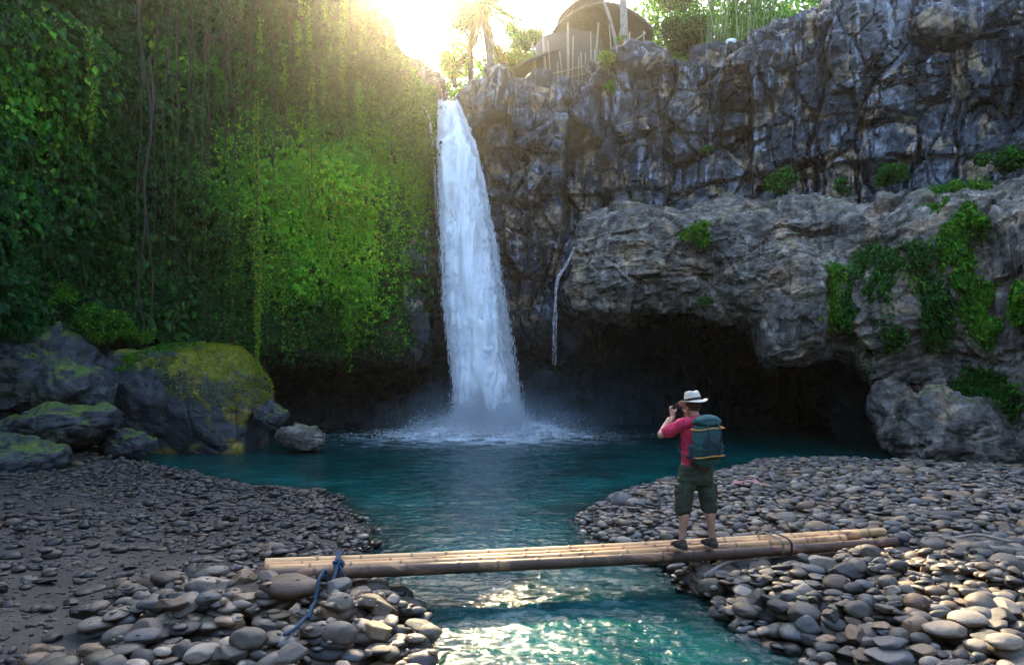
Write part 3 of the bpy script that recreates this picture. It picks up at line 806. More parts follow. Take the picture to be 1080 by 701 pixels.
# ================================================================ left green wall
drape = lambda q: voro(q*np.array([.55, .55, .22])+.35*np.stack([fbm(q*.4, 2, 1), fbm(q*.4, 2, 2), fbm(q*.4, 2, 3)], -1), 101)
def wall_fn(px, py, c):
    z = c[:, 2]
    k = sstep(458, 430, px)*sstep(3.0, 4.3, z)*(px > -420)*(z < 21.5)*(c[:, 1] < np.interp(px, [-330, -120, 0, 110, 220, 320, 375, 415, 448], [14, 17.5, 20.5, 24.2, 26.8, 28.3, 29.3, 29.7, 30.3])+2.0)
    gapn = fbm(c*np.array([.35, .35, .22]), 3, 111)
    k = k*(.25+sstep(-.35, .05, gapn))
    fv, _, cv = drape(c); bz = np.exp(-(((px-365)/75)**2+((py-225)/95)**2)); k = k*(.06+np.clip(1-fv, 0, 1)**1.4*1.6+1.6*bz)*np.maximum(.14+1.15*sstep(.15, .5, cv), 1.0*bz)
    dark = np.exp(-(((px-150)/70)**2+((py-265)/100)**2)**1.3)
    k = k*(1-.95*dark)*(1-.72*sstep(290, 335, py)*sstep(150, 200, px))*(1-.7*np.exp(-(((px-270)/45)**2+((py-345)/25)**2)))
    tongue = sstep(395, 440, px)*sstep(170, 240, py)    # bare rock beside the fall
    k = k*(1-.85*tongue)
    return np.clip(k, 0, 2)+1e-9
n = 270000
pts, nr = cliff.sample(n, wall_fn)
f1, f2, cid = drape(pts)
bulge = np.clip(1-f1*1.1, 0, 1)
off = (bulge*1.5*rng.random(n)**.6+.08*rng.random(n))
hn = nr*np.array([1, 1, .35]); hn /= np.linalg.norm(hn, axis=1)[:, None]+1e-9
pts = pts+hn*off[:, None]
px, py = pix(pts)
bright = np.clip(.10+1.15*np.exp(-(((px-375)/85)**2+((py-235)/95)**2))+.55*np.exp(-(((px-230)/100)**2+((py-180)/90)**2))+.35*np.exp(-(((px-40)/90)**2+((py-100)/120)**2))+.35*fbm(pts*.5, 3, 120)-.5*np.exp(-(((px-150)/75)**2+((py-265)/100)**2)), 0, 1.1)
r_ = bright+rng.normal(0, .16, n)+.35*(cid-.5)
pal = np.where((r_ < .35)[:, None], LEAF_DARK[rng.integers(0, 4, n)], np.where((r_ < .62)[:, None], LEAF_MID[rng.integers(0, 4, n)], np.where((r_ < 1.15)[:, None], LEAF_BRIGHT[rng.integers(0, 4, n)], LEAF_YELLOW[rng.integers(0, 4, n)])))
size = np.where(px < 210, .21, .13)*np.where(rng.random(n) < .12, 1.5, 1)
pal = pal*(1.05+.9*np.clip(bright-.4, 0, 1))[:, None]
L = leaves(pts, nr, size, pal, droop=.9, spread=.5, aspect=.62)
# dark undergrowth beneath the draped creepers
nu2 = 130000
pu, nu_ = cliff.sample(nu2, lambda px, py, c: sstep(455, 432, px)*sstep(3.2, 4.2, c[:, 2])*(px > -420)*(c[:, 2] < 21.5)*(c[:, 1] < np.interp(px, [-330, -120, 0, 110, 220, 320, 375, 415, 448], [14, 17.5, 20.5, 24.2, 26.8, 28.3, 29.3, 29.7, 30.3])+1.5)*(1-.85*sstep(395, 440, px)*sstep(170, 240, py))+1e-9)
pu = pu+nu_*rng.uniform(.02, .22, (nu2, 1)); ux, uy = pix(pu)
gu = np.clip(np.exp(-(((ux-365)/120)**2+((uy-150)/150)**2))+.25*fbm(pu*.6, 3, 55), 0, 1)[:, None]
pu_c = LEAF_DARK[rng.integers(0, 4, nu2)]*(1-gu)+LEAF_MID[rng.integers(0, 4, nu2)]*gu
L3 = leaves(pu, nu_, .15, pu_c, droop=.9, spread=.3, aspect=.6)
# trailing strands of creeper hanging free of the wall
ns, nl = 420, 90
sp0, sn = cliff.sample(ns, lambda px, py, c: wall_fn(px, py, c)*(c[:, 2] > 6))
hn2 = sn*np.array([1, 1, 0]); hn2 /= np.linalg.norm(hn2, axis=1)[:, None]+1e-9
sp0 = sp0+hn2*rng.uniform(.5, 1.3, (ns, 1)); ln_ = rng.uniform(1.0, 4.0, ns)
tt = rng.random((ns, nl))
q = sp0[:, None, :]+np.stack([rng.normal(0, .06, (ns, nl)), rng.normal(0, .06, (ns, nl)), -tt*ln_[:, None]], -1)
q = q.reshape(-1, 3); sx_, _ = pix(q)
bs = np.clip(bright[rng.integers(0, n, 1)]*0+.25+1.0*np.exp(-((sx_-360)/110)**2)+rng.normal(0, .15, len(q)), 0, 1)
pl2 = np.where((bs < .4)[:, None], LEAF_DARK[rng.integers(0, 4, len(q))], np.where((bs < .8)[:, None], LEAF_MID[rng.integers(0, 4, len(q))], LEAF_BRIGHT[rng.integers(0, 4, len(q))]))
L2 = leaves(q, np.repeat(hn2, nl, 0), .10, pl2, droop=1.2, spread=.3, aspect=.5)
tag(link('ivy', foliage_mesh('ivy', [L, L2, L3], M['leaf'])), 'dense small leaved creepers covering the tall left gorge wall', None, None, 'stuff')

# overhead and hill growth on top of the left wall
def shrub(name, c, r, n, size, pal, label, cat, group=None, lobes=9, stems=5, droop=.3, h=None, mat=None, parent_kind=None, aspect=.5):
    c = np.array(c, float); r = np.array(r, float)
    root = empty(name, tuple(c-np.array([0, 0, r[2]])), label, cat, group)
    base = c-np.array([0, 0, r[2]])
    p, d = blob_pts(c-base, r, n, lobes)
    me = foliage_mesh('foliage', [leaves(p, d, size, pal, droop, .7, aspect)], mat or M['leaf'])
    link('foliage', me, root)
    if stems:
        tubes = []
        for k in range(stems):
            e = (c-base)+rng.normal(0, .35, 3)*r
            tubes.append(tube_np(smooth_path([(0, 0, -.1), e*.5+rng.normal(0, .08, 3), e], 7), np.linspace(.03, .008, 7)*max(1, r[2]), 5))
        V, F = join_np(tubes); link('stem', mesh_np('stem', V, F, M['root']), root)
    return root

mixp = lambda *a: np.vstack(a)
# shrubs on the right-hand ledge and faces
SH = [
 ((822, 190, 25.6), (.75, .6, .85), 1600, .17, mixp(LEAF_DARK, LEAF_MID), 'dark leafy shrub on the ledge left of centre below the tan cliff patch'),
 ((940, 186, 24.8), (.8, .6, .65), 1800, .15, mixp(LEAF_MID, LEAF_MID, LEAF_DARK), 'round mid green shrub on the ledge at the cliff foot'),
 ((1060, 168, 22.8), (1.15, .7, .6), 2200, .19, mixp(LEAF_MID, LEAF_DARK), 'broad large leaved shrub on the ledge at the right edge'),
 ((893, 196, 24.4), (.5, .4, .3), 700, .12, mixp(LEAF_MID, LEAF_DARK), 'small low shrub on the ledge between the two rounder shrubs'),
 ((1003, 200, 22.4), (1.6, .6, .22), 1900, .10, mixp(LEAF_BRIGHT, LEAF_MID), 'low strip of bright grass along the top of the shelf'),
 ((738, 248, 23.5), (.75, .35, .5), 1300, .13, mixp(LEAF_MID, LEAF_BRIGHT), 'bright shrub clinging to the bulging shelf face above the man'),
 ((743, 316, 23.1), (.38, .3, .3), 600, .10, mixp(LEAF_DARK, LEAF_MID), 'small dark tuft at the lower lip of the overhang'),
 ((640, 66, 28.8), (.42, .35, .7), 1500, .13, mixp(LEAF_BRIGHT, LEAF_YELLOW, LEAF_BRIGHT), 'bright yellow green shrub hanging over the rim corner beside the fence'),
 ((643, 90, 28.6), (.38, .3, .35), 600, .13, mixp(LEAF_BRIGHT, LEAF_MID), 'small green tuft below the yellow green rim shrub'),
 ((1024, 232, 20.6), (.55, .5, .75), 1700, .14, mixp(LEAF_BRIGHT, LEAF_MID), 'leafy bright shrub near the top of the right shelf face'),
 ((850, 232, 23.2), (.45, .3, .35), 600, .10, mixp(LEAF_MID, LEAF_BRIGHT), 'small green tuft on the shelf top above the vertical groove'),
 ((745, 158, 27.9), (.35, .3, .25), 350, .10, mixp(LEAF_MID, LEAF_DARK), 'tiny tuft in a crack of the upper cliff'),
 ((655, 42, 30.8), (.3, .3, .35), 350, .12, mixp(LEAF_MID, LEAF_BRIGHT), 'tiny bush beside the leaning palm trunk'),
 ((820, 368, 22.9), (.25, .2, .2), 260, .09, mixp(LEAF_MID, LEAF_DARK), 'tiny tuft near the lowest corner of the overhang'),
]
for q, r, n, s_, pal, lab in SH:
    shrub('shrub', P(*q), r, n, s_, pal, lab, 'shrub', lobes=8, stems=4)

# creepers hanging down the right part of the shelf
def creeper(cx, y0, y1, hw, n, size, pal, label, mat=None, src=shelf):
    def fn(px, py, c):
        k = np.exp(-((px-cx-10*np.sin(py*.06+cx))/hw)**2)*sstep(y0-8, y0+12, py)*sstep(y1+10, y1-25, py)
        return k**1.5*(c[:, 1] < 24)*sstep(-.08, .22, fbm(c*np.array([1.3, 1.3, .6]), 3, int(cx)))+1e-12
    p, nr = src.sample(n, fn)
    hn = nr*np.array([1, 1, .3])
    f1, f2, cid = voro(p*np.array([1.5, 1.5, .8]), int(cx))
    p = p+hn*(np.clip(1-f1, 0, 1)*.5*rng.random(n))[:, None]
    V, F, C = leaves(p, nr, size, pal, .9, .5, .6)
    o = p.mean(0)
    root = link('creeper', foliage_mesh('creeper', [(V-o, F, C)], M['leaf']), None, tuple(o))
    tag(root, label, 'creeper')
creeper(878, 268, 345, 12, 2600, .11, mixp(LEAF_MID, LEAF_BRIGHT), 'narrow green creeper beside the vertical groove of the shelf')
creeper(915, 262, 360, 20, 5200, .11, mixp(LEAF_MID, LEAF_DARK), 'wide dark creeper hanging between the groove and the fluted rock')
creeper(962, 255, 385, 24, 7000, .12, mixp(LEAF_MID, LEAF_DARK, LEAF_DARK), 'longest dark creeper sheet in the middle of the fluted rock')
creeper(1000, 215, 330, 24, 8000, .13, mixp(LEAF_BRIGHT, LEAF_MID, LEAF_MID), 'bright thick creeper falling from the top of the right shelf')
creeper(1060, 300, 365, 24, 6500, .13, mixp(LEAF_BRIGHT, LEAF_MID), 'rounded bright creeper mass at the right edge halfway up')
creeper(1048, 385, 445, 30, 6000, .12, mixp(LEAF_MID, LEAF_DARK), 'dark creeper mass just above the long pale rock')
creeper(1000, 345, 450, 14, 3200, .11, mixp(LEAF_DARK, LEAF_MID), 'thin trailing creeper left of the dark mass above the long pale rock')

# greenery on the boulders at left
TF = [
 ((30, 314, 21.2), (1.3, .8, .75), 4200, .15, mixp(LEAF_MID, LEAF_BRIGHT), 'fern mound above the pyramid shaped boulder at the left edge'),
 ((62, 308, 21.6), (.8, .6, .5), 2200, .13, mixp(LEAF_MID, LEAF_BRIGHT), 'rounded grassy tussock between the two fern mounds'),
 ((98, 342, 22.0), (1.5, .8, .8), 4800, .14, mixp(LEAF_DARK, LEAF_MID, LEAF_BRIGHT), 'fern mound spilling down between the pyramid shaped and the huge boulder'),
 ((140, 352, 23.4), (1.1, .8, .45), 2800, .12, mixp(LEAF_MID, LEAF_BRIGHT), 'low green ferns on the left shoulder of the huge mossy boulder'),
 ((8, 330, 20.5), (.8, .7, .5), 1500, .14, mixp(LEAF_MID, LEAF_DARK), 'grass clump cut by the left edge above the boulders'),
 ((135, 385, 22.0), (.45, .4, .5), 700, .13, mixp(LEAF_MID, LEAF_BRIGHT), 'small shrub growing on the left flank of the huge mossy boulder'),
 ((82, 400, 21.4), (.35, .35, .5), 500, .11, mixp(LEAF_DARK, LEAF_MID), 'small dark plant in the gap right of the pyramid shaped boulder'),
]
for q, r, n, s_, pal, lab in TF:
    shrub('fern_clump', P(*q), r, n, s_, pal, lab, 'fern', lobes=10, stems=0, droop=.2, aspect=.3)
# moss tufts on top of the main boulder
V_ = mainW; nz = (V_-np.array(bo.location)); nz /= np.linalg.norm(nz, axis=1)[:, None]
k = np.where((nz@np.array([.50, -.2, .84]) > .62+.28*fbm(V_*1.4, 3, 5)))[0]; k = rng.choice(k, 16000)
pp = V_[k]+nz[k]*rng.uniform(-.02, .07, (len(k), 1))+rng.normal(0, .03, (len(k), 3))
yel = sstep(-11.6, -9.8, pp[:, 0]+.5*vnoise(pp*1.2, 3))+rng.normal(0, .2, len(k))
cc = np.where((yel > .45)[:, None], LEAF_YELLOW[rng.integers(0, 4, len(k))]*np.array([1.0, .85, .6]), LEAF_MID[rng.integers(0, 4, len(k))])
V, F, C = leaves(pp, nz[k], .06, cc, .1, 1.0, .5)
mo = link('moss_cover', foliage_mesh('moss_cover', [(V-np.array(bo.location), F, C)], M['leaf']), bo); mo['kind'] = 'stuff'

# hanging roots and vines
def hang(name, px, y0, y1, Y, r0, r1, label, cat, grp, leafy=0, wig=.12, mat=None):
    a, b = P(px, y0, Y), P(px, y1, Y); n = 26
    tt = np.linspace(0, 1, n)[:, None]; path = a*(1-tt)+b*tt
    path[:, 0] += wig*fbm(np.stack([path[:, 2]*.35+px, 0*path[:, 0], 0*path[:, 0]], -1), 3, int(px)); path[:, 1] += wig*fbm(np.stack([path[:, 2]*.35+px, 0*path[:, 0]+4, 0*path[:, 0]], -1), 3, int(px)+1)
    top = path[0].copy(); path = path-top
    V, F = tube_np(path, np.linspace(r0, r1, n), 7)
    if not leafy:
        o = link(name, mesh_np(name, V, F, mat or M['root']), None, tuple(top)); tag(o, label, cat, grp); return o
    root = empty(name, tuple(top), label, cat, grp)
    link('stem', mesh_np('stem', V, F, mat or M['root']), root)
    ts = rng.random(leafy)**.8*(n-1); i0 = ts.astype(int); i0 = np.minimum(i0, n-2)
    p = path[i0]+(path[i0+1]-path[i0])*(ts-i0)[:, None]
    d = rng.normal(0, 1, (leafy, 3)); d[:, 2] *= .3; d /= np.linalg.norm(d, axis=1)[:, None]
    wdt = .05+.18*np.exp(-((ts/(n-1)-.45)/.35)**2)
    p = p+d*(rng.random(leafy)*wdt)[:, None]
    link('foliage', foliage_mesh('foliage', [leaves(p, d, .10, mixp(LEAF_MID, LEAF_BRIGHT, LEAF_YELLOW), 1.0, .4)], M['leaf']), root)
    return root
hang('hanging_vine', 271, 95, 408, 23.4, .035, .01, 'long leafy vine hanging straight down over the dark pool edge right of the huge boulder', 'vine', None, 2600)
g = 'bare aerial roots hanging over the dark hollow of the left wall'
rl = ['second', 'third', 'fourth', 'fifth', 'sixth', 'seventh', 'eighth', 'ninth', 'tenth', 'eleventh', 'twelfth', 'thirteenth', 'fourteenth', 'fifteenth', 'sixteenth']
rp = sorted([(146, 60, 330), (152, 30, 345), (158, 90, 350), (166, 45, 250), (173, 80, 300), (181, 20, 200), (190, 40, 280), (199, 60, 215), (205, 20, 180), (214, 30, 260), (224, 60, 190), (236, 25, 170), (247, 40, 240), (262, 50, 165), (286, 40, 250), (305, 30, 160)])
for k, (x_, a_, b_) in enumerate(rp):
    Yw = np.interp(x_, [110, 220, 320], [21.8, 24.4, 25.8])
    wdt = .045 if k in (1, 2) else .025
    hang('aerial_root', x_, a_-30, b_, Yw, wdt, wdt*.4, ('leftmost' if k == 0 else ('rightmost' if k == len(rp)-1 else rl[k-1]+' from the left')) + ' of the bare roots hanging down the left wall', 'hanging root', g, wig=.28)
for k, (x_, a_, b_) in enumerate([(95, 30, 150), (330, 60, 235)]):
    Yw = np.interp(x_, [0, 110, 220, 320, 400], [18.5, 21.8, 24.4, 25.8, 27.6])
    hang('hanging_vine', x_, a_, b_, Yw, .02, .006, ('leafy vine trailing beside the dark hollow of the left wall', 'leafy vine between the hanging roots and the waterfall')[k], 'vine', None, 500)

# ================================================================ trees and palms on the rim
def frond(L, droop, az, el, n=34, lw=.42, pal=None):
    tt = np.linspace(0, 1, 14); d = np.array([math.cos(az), math.sin(az), 0])
    path = np.outer(tt*L*math.cos(el), d)+np.outer(tt*L*math.sin(el)-droop*L*tt**2.2, [0, 0, 1])
    V, F = tube_np(path, np.linspace(.035, .008, 14), 5)
    V, F = tri_tube(V, F)
    out = [(V, F, np.tile([[.20, .22, .06]], (len(V), 1)))]
    T, N, B = frames(path)
    k = np.repeat(np.linspace(.12, .99, n), 2); sgn = np.tile([1, -1], n)
    i0 = np.minimum((k*13).astype(int), 12); f = (k*13-i0)[:, None]
    p = path[i0]*(1-f)+path[i0+1]*f; t_ = T[i0]
    sdv = np.cross(t_, [0, 0, 1.0]); sdv /= np.linalg.norm(sdv, axis=1)[:, None]+1e-9
    ll = lw*np.sin(np.pi*np.clip(k, .08, .97))**.6*L/2.6
    dd = sdv*sgn[:, None]+t_*.7+np.array([0, 0, -.45])+rng.normal(0, .08, (2*n, 3)); dd /= np.linalg.norm(dd, axis=1)[:, None]
    tip = p+dd*ll[:, None]-np.array([0, 0, 1])*(ll**2*.3)[:, None]; mid = (p+tip)/2+np.array([0, 0, .03])
    w_ = t_*.055*L/2.6
    V = np.stack([p, mid-w_, tip, mid+w_], 1).reshape(-1, 3); i = np.arange(2*n)[:, None]*4
    F = np.concatenate([i+np.array([[0, 1, 2]]), i+np.array([[0, 2, 3]])], 1).reshape(-1, 3)
    c = pal[rng.integers(0, len(pal), 2*n)]
    out.append((V, F, np.repeat(c, 4, 0)))
    return out
def palm(base, top, r, label, nf=16, L=2.9, pal=None, bark='bark', skirt=0):
    base = np.array(base, float); top = np.array(top, float); v = top-base
    root = empty('palm_tree', tuple(base), label, 'palm')
    path = smooth_path([(0, 0, -.3), v*.35+np.array([.12, 0, 0]), v*.7+np.array([.08, 0, 0]), v], 40)
    tt = np.linspace(0, 1, 40); rad = r*(1.25-.55*tt)*(1+.05*(np.arange(40) % 2)); rad[0] *= 1.3
    V, F = tube_np(path, rad, 12); link('trunk', mesh_np('trunk', V, F, M[bark]), root)
    lst = []
    for k in range(nf+skirt):
        az = k*2.399+rng.uniform(-.2, .2); el = rng.uniform(-.1, 1.1) if k < nf else rng.uniform(-1.2, -.6)
        col = pal if k < nf else np.array([[.13, .08, .04], [.18, .12, .06]])
        for V, F, C in frond(L*rng.uniform(.8, 1.1), rng.uniform(.35, .8) if k < nf else .2, az, el, pal=col): lst.append((V+v, F, C))
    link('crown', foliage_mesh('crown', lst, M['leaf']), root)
    return root
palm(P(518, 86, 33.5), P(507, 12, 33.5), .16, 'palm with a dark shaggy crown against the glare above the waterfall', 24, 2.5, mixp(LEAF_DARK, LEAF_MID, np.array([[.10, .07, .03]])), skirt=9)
palm(P(659, 50, 31.5), P(645, -95, 31.5), .15, 'pale slender palm trunk leaning left beside the pavilion', 15, 3.0, mixp(LEAF_MID, LEAF_BRIGHT))
palm(P(652, 50, 32.3), P(618, -40, 32.3), .07, 'thinnest leaning palm in front of the pavilion roof', 11, 1.9, mixp(LEAF_MID, LEAF_YELLOW))
palm(P(748, 46, 31), P(747, -120, 31), .15, 'straight pale palm trunk beside the bamboo thicket', 15, 3.0, mixp(LEAF_MID, LEAF_DARK))

def tree(base, h, cr, n, size, pal, label, lobes=14, tr=.16, group=None, lean=(0, 0)):
    base = np.array(base, float); root = empty('tree', tuple(base), label, 'tree', group)
    c = np.array([lean[0], lean[1], h])
    tubes = [tube_np(smooth_path([(0, 0, -.3), c*.4+rng.normal(0, .1, 3), c], 12), np.linspace(tr, tr*.4, 12), 9)]
    for k in range(7):
        e = c+rng.normal(0, .45, 3)*np.array(cr); s0 = c*rng.uniform(.5, .85)
        tubes.append(tube_np(smooth_path([s0, (s0+e)/2+rng.normal(0, .12, 3), e], 8), np.linspace(tr*.45, tr*.1, 8), 6))
    V, F = join_np(tubes); link('trunk', mesh_np('trunk', V, F, M['bark_dark']), root)
    p, d = blob_pts(c, cr, n, lobes, .5)
    link('crown', foliage_mesh('crown', [leaves(p, d, size, pal, .35, .6, .5)], M['leaf']), root)
    return root
TR = [
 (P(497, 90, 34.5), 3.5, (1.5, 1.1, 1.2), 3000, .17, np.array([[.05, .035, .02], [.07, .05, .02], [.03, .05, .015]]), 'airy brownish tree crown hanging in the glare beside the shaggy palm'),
 (P(556, 84, 41), 2.4, (2.2, 1.4, 1.6), 4200, .2, mixp(LEAF_BRIGHT, LEAF_MID), 'pale green tree rising behind the left tip of the pavilion'),
 (P(728, 50, 31.8), .75, (1.9, 1.4, 1.15), 11000, .16, mixp(LEAF_MID, LEAF_DARK), 'dense round dark green bush tree behind the rim between the two palm trunks'),
 (P(722, 40, 39), 2.4, (2.6, 1.6, 2.0), 9000, .17, mixp(LEAF_BRIGHT, LEAF_MID), 'light green feathery tree behind the pavilion roof tip'),
 (P(480, 86, 38), 1.2, (1.6, 1.2, 1.6), 2600, .18, mixp(LEAF_BRIGHT, LEAF_YELLOW), 'pale glowing tree behind the waterfall notch'),
 (P(541, 80, 40), .9, (1.9, 1.4, .9), 3200, .18, mixp(LEAF_BRIGHT, LEAF_YELLOW), 'low pale green bush between the palm and the pavilion'),
 (P(392, 62, 33), 1.4, (1.8, 1.4, 1.3), 3600, .15, mixp(LEAF_MID, LEAF_BRIGHT), 'tree on the left rim half lost in the glare'),
 (P(340, 10, 33.5), 2.4, (2.6, 1.6, 1.8), 5000, .17, mixp(LEAF_MID, LEAF_DARK), 'broad tree on the left rim above the hanging vines'),
 (P(800, 5, 33), 3.0, (2.2, 1.6, 1.8), 5500, .17, mixp(LEAF_BRIGHT, LEAF_MID), 'airy tree whose crown hangs over the bamboo thicket'),
 (P(900, 5, 33), 2.6, (2.4, 1.6, 1.8), 5000, .18, mixp(LEAF_MID, LEAF_DARK), 'dark tree standing behind the right rim boulders'),
]
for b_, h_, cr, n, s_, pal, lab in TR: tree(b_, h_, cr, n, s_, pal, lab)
# bamboo thicket
root = empty('bamboo_thicket', tuple(P(785, 46, 30)), 'thicket of thin green bamboo canes on the rim right of the straight palm', 'bamboo')
tb, lf = [], []
for k in range(70):
    b0 = np.array([rng.uniform(-1.5, 1.5), rng.uniform(-.8, .9), -.2]); hgt = rng.uniform(2.2, 4.2); e = b0+np.array([rng.normal(0, .35), rng.normal(0, .3), hgt])
    pth = smooth_path([b0, (b0+e)/2+rng.normal(0, .06, 3), e], 9); tb.append(tube_np(pth, np.linspace(.032, .01, 9), 6))
    q = pth[rng.integers(2, 9, 70)]+rng.normal(0, .16, (70, 3)); lf.append(leaves(q, rng.normal(0, 1, (70, 3)), .2, mixp(LEAF_BRIGHT, LEAF_MID), .7, .5, .2))
V, F = join_np(tb); link('canes', mesh_np('canes', V, F, m_plain('green cane', (.20, .26, .08), .5, 8, .3)), root)['kind'] = 'stuff'
link('foliage', foliage_mesh('foliage', lf, M['leaf']), root)
# far wood on the plateau
n = 90000
p = np.stack([rng.uniform(-34, 40, n), rng.uniform(43, 52, n), 0*np.zeros(n)], -1)
hill = 22.6+5*sstep(4, 11, p[:, 0])+3*sstep(-8, -14, p[:, 0])+2.2*fbm(np.stack([p[:, 0]*.16, p[:, 1]*.2, 0*p[:, 0]], -1), 3, 44)
p[:, 2] = hill-rng.random(n)**1.2*8
cl = voro(p*.45, 8)[0]; p[:, 2] += (1-cl)*1.3
V, F, C = leaves(p, np.tile([[0, -1, .3]], (n, 1)), .42, mixp(LEAF_BRIGHT, LEAF_MID), .3, .6, .6)
tag(link('far_woods', foliage_mesh('far_woods', [(V, F, C)], M['leaf'])), 'hazy sunlit woods beyond the cliff top', None, None, 'stuff')

# ================================================================ pavilion, fence
PV = P(607, 82, 36.5)
root = empty('bamboo_pavilion', tuple(PV), 'large pavilion with a sweeping curved bamboo roof in two tiers behind the cliff rim', 'pavilion')
def shell(name, ctrl_outer, ctrl_top, mat, thick=.12):
    """curved conical roof: eaves loop up to ridge loop"""
    n = 64; a = np.linspace(0, 2*np.pi, n, endpoint=False)
    eo = np.array([ctrl_outer(t) for t in a]); et = np.array([ctrl_top(t) for t in a])
    rows = []
    for s_ in np.linspace(0, 1, 14):
        c = eo*(1-s_)+et*s_; c[:, 2] = eo[:, 2]+(et[:, 2]-eo[:, 2])*(s_**2.0*.8+s_*.2); rows.append(c)
    rows.append(rows[-1]*np.array([.02, .02, 1])+np.array([et[:, 0].mean()*.98, et[:, 1].mean()*.98, 0]))
    G = np.array(rows)
    under = G.copy(); under[:, :, 2] -= thick
    G = np.concatenate([under[::-1], G]); m_, k_ = G.shape[:2]
    i = np.arange(m_-1)[:, None]*k_; j = np.arange(k_)[None, :]; j2 = (j+1) % k_
    F = np.stack([i+j, i+j2, i+k_+j2, i+k_+j], -1).reshape(-1, 4)
    return link(name, mesh_np(name, G.reshape(-1, 3), F, mat), root)
u = 36.5/FOC
def eo1(t):
    x, y = math.cos(t), math.sin(t)
    return (.95+2.45*x+.75*max(x, 0)**4, y*2.4, (44+5*x+6*max(-y, 0)-4*math.cos(2*t))*u)
def et1(t): return (math.cos(t)*.45+.45, math.sin(t)*.4, 80*u)
def eo2(t):
    x, y = math.cos(t), math.sin(t); return (x*1.5+.5, y*1.3, (66+4*x-4*math.cos(2*t))*u)
def et2(t): return (math.cos(t)*.12+.5, math.sin(t)*.12, 118*u)
shell('roof', eo1, et1, M['thatch']); shell('roof', eo2, et2, M['thatch'])
shell('lower_roof', lambda t: (math.cos(t)*2.1-1.5-.5*max(-math.cos(t), 0)**3, math.sin(t)*1.8+.3, (14+14*math.cos(t))*u), lambda t: (math.cos(t)*.7-.5, math.sin(t)*.8+.4, 50*u), M['thatch2'])
V, F = tube_np([(-.3, .3, -1), (-.3, .3, 1.8)], [1.9, 1.8], 24); link('wall', mesh_np('wall', V, F, M['thatch2']), root)
for k in range(10):
    a = k/10*2*math.pi; V, F = tube_np([(math.cos(a)*2.1+.1, math.sin(a)*1.9, -1), (math.cos(a)*2.5+.2, math.sin(a)*2.1, 1.9)], [.07, .05], 8)
    link('post', mesh_np('post', V, F, M['cane']), root)
fr_ = empty('bamboo_fence', tuple(P(610, 88, 31.6)), 'low fence of leaning pale bamboo poles along the cliff rim before the pavilion', 'fence')
fb = P(610, 88, 31.6)
for k in range(15):
    x_ = 583+k*5.2+rng.uniform(-1.5, 1.5); lean = rng.normal(0, .1)-.08; y_ = np.interp(x_, [580, 655], [92, 72])
    b0 = P(x_, y_, 31.6)-fb; hh = rng.uniform(.8, 1.5) if k % 4 else 2.1
    V, F = tube_np([b0-np.array([0, 0, .3]), b0+np.array([lean, 0, hh])], [.03, .022], 7); link('pole', mesh_np('pole', V, F, M['cane']), fr_)
for dz in (.25, .6):
    V, F = tube_np([P(580, 92, 31.55)-fb+np.array([0, 0, dz]), P(620, 83, 31.55)-fb+np.array([0, 0, dz]), P(657, 71, 31.55)-fb+np.array([0, 0, dz])], .028, 7); link('rail', mesh_np('rail', V, F, M['cane']), fr_)
# short rail at the corner of the rim
cr_ = empty('handrail', tuple(P(672, 50, 30.6)), 'short pale bamboo handrail at the rim corner right of the leaning palm', 'handrail'); fb = P(672, 50, 30.6)
for q0, q1 in (((664, 52), (664, 34)), ((679, 50), (679, 33))):
    V, F = tube_np([P(*q0, 30.6)-fb, P(*q1, 30.6)-fb], .035, 7); link('post', mesh_np('post', V, F, M['cane']), cr_)
V, F = tube_np([P(660, 50, 30.55)-fb, P(681, 35, 30.55)-fb], .035, 7); link('rail', mesh_np('rail', V, F, M['cane']), cr_)
o, _ = boulder('white_dome', P(771, 45, 28.6), (.22, .2, .15), m_plain('white plaster', (.75, .76, .78), .6, 8, .08), 'small white rounded cap sitting on the rim under the bamboo thicket', 'dome', seed=3, cuts=0, rough=.03, sub=3)
M['tree_red'] = m_plain('red cloth', (.45, .05, .03), .8)
o, _ = boulder('red_cloth', P(658, 46, 30.4), (.09, .08, .16), M['tree_red'], 'tiny red cloth tied low on the leaning palm trunk', 'cloth', seed=4, cuts=2, rough=.1, sub=3)
# ================================================================ stones
HG = .03; HX0, HY0 = -14.0, 4.6
hx = np.arange(HX0, 16, HG); hy = np.arange(HY0, 21.5, HG)
HXm, HYm = np.meshgrid(hx, hy, indexing='ij')
H = ground_h(HXm, HYm)
lS, rS = bank(HXm, HYm); S = np.maximum(lS, rS)
def inview(x, y, m=60):
    px = 540+FOC*x/y; py = 400+FOC*2.1/y
    return (px > -m) & (px < 1080+m) & (py < 760)
tones = {
 'pale grey': (.165, .155, .14), 'mid grey': (.080, .076, .070), 'dark grey': (.032, .032, .033), 'bluish grey': (.062, .072, .085), 'tan': (.145, .112, .075), 'brown': (.070, .050, .035), 'greenish grey': (.070, .070, .052)}
tn = list(tones); tcol = np.array([tones[k] for k in tn])
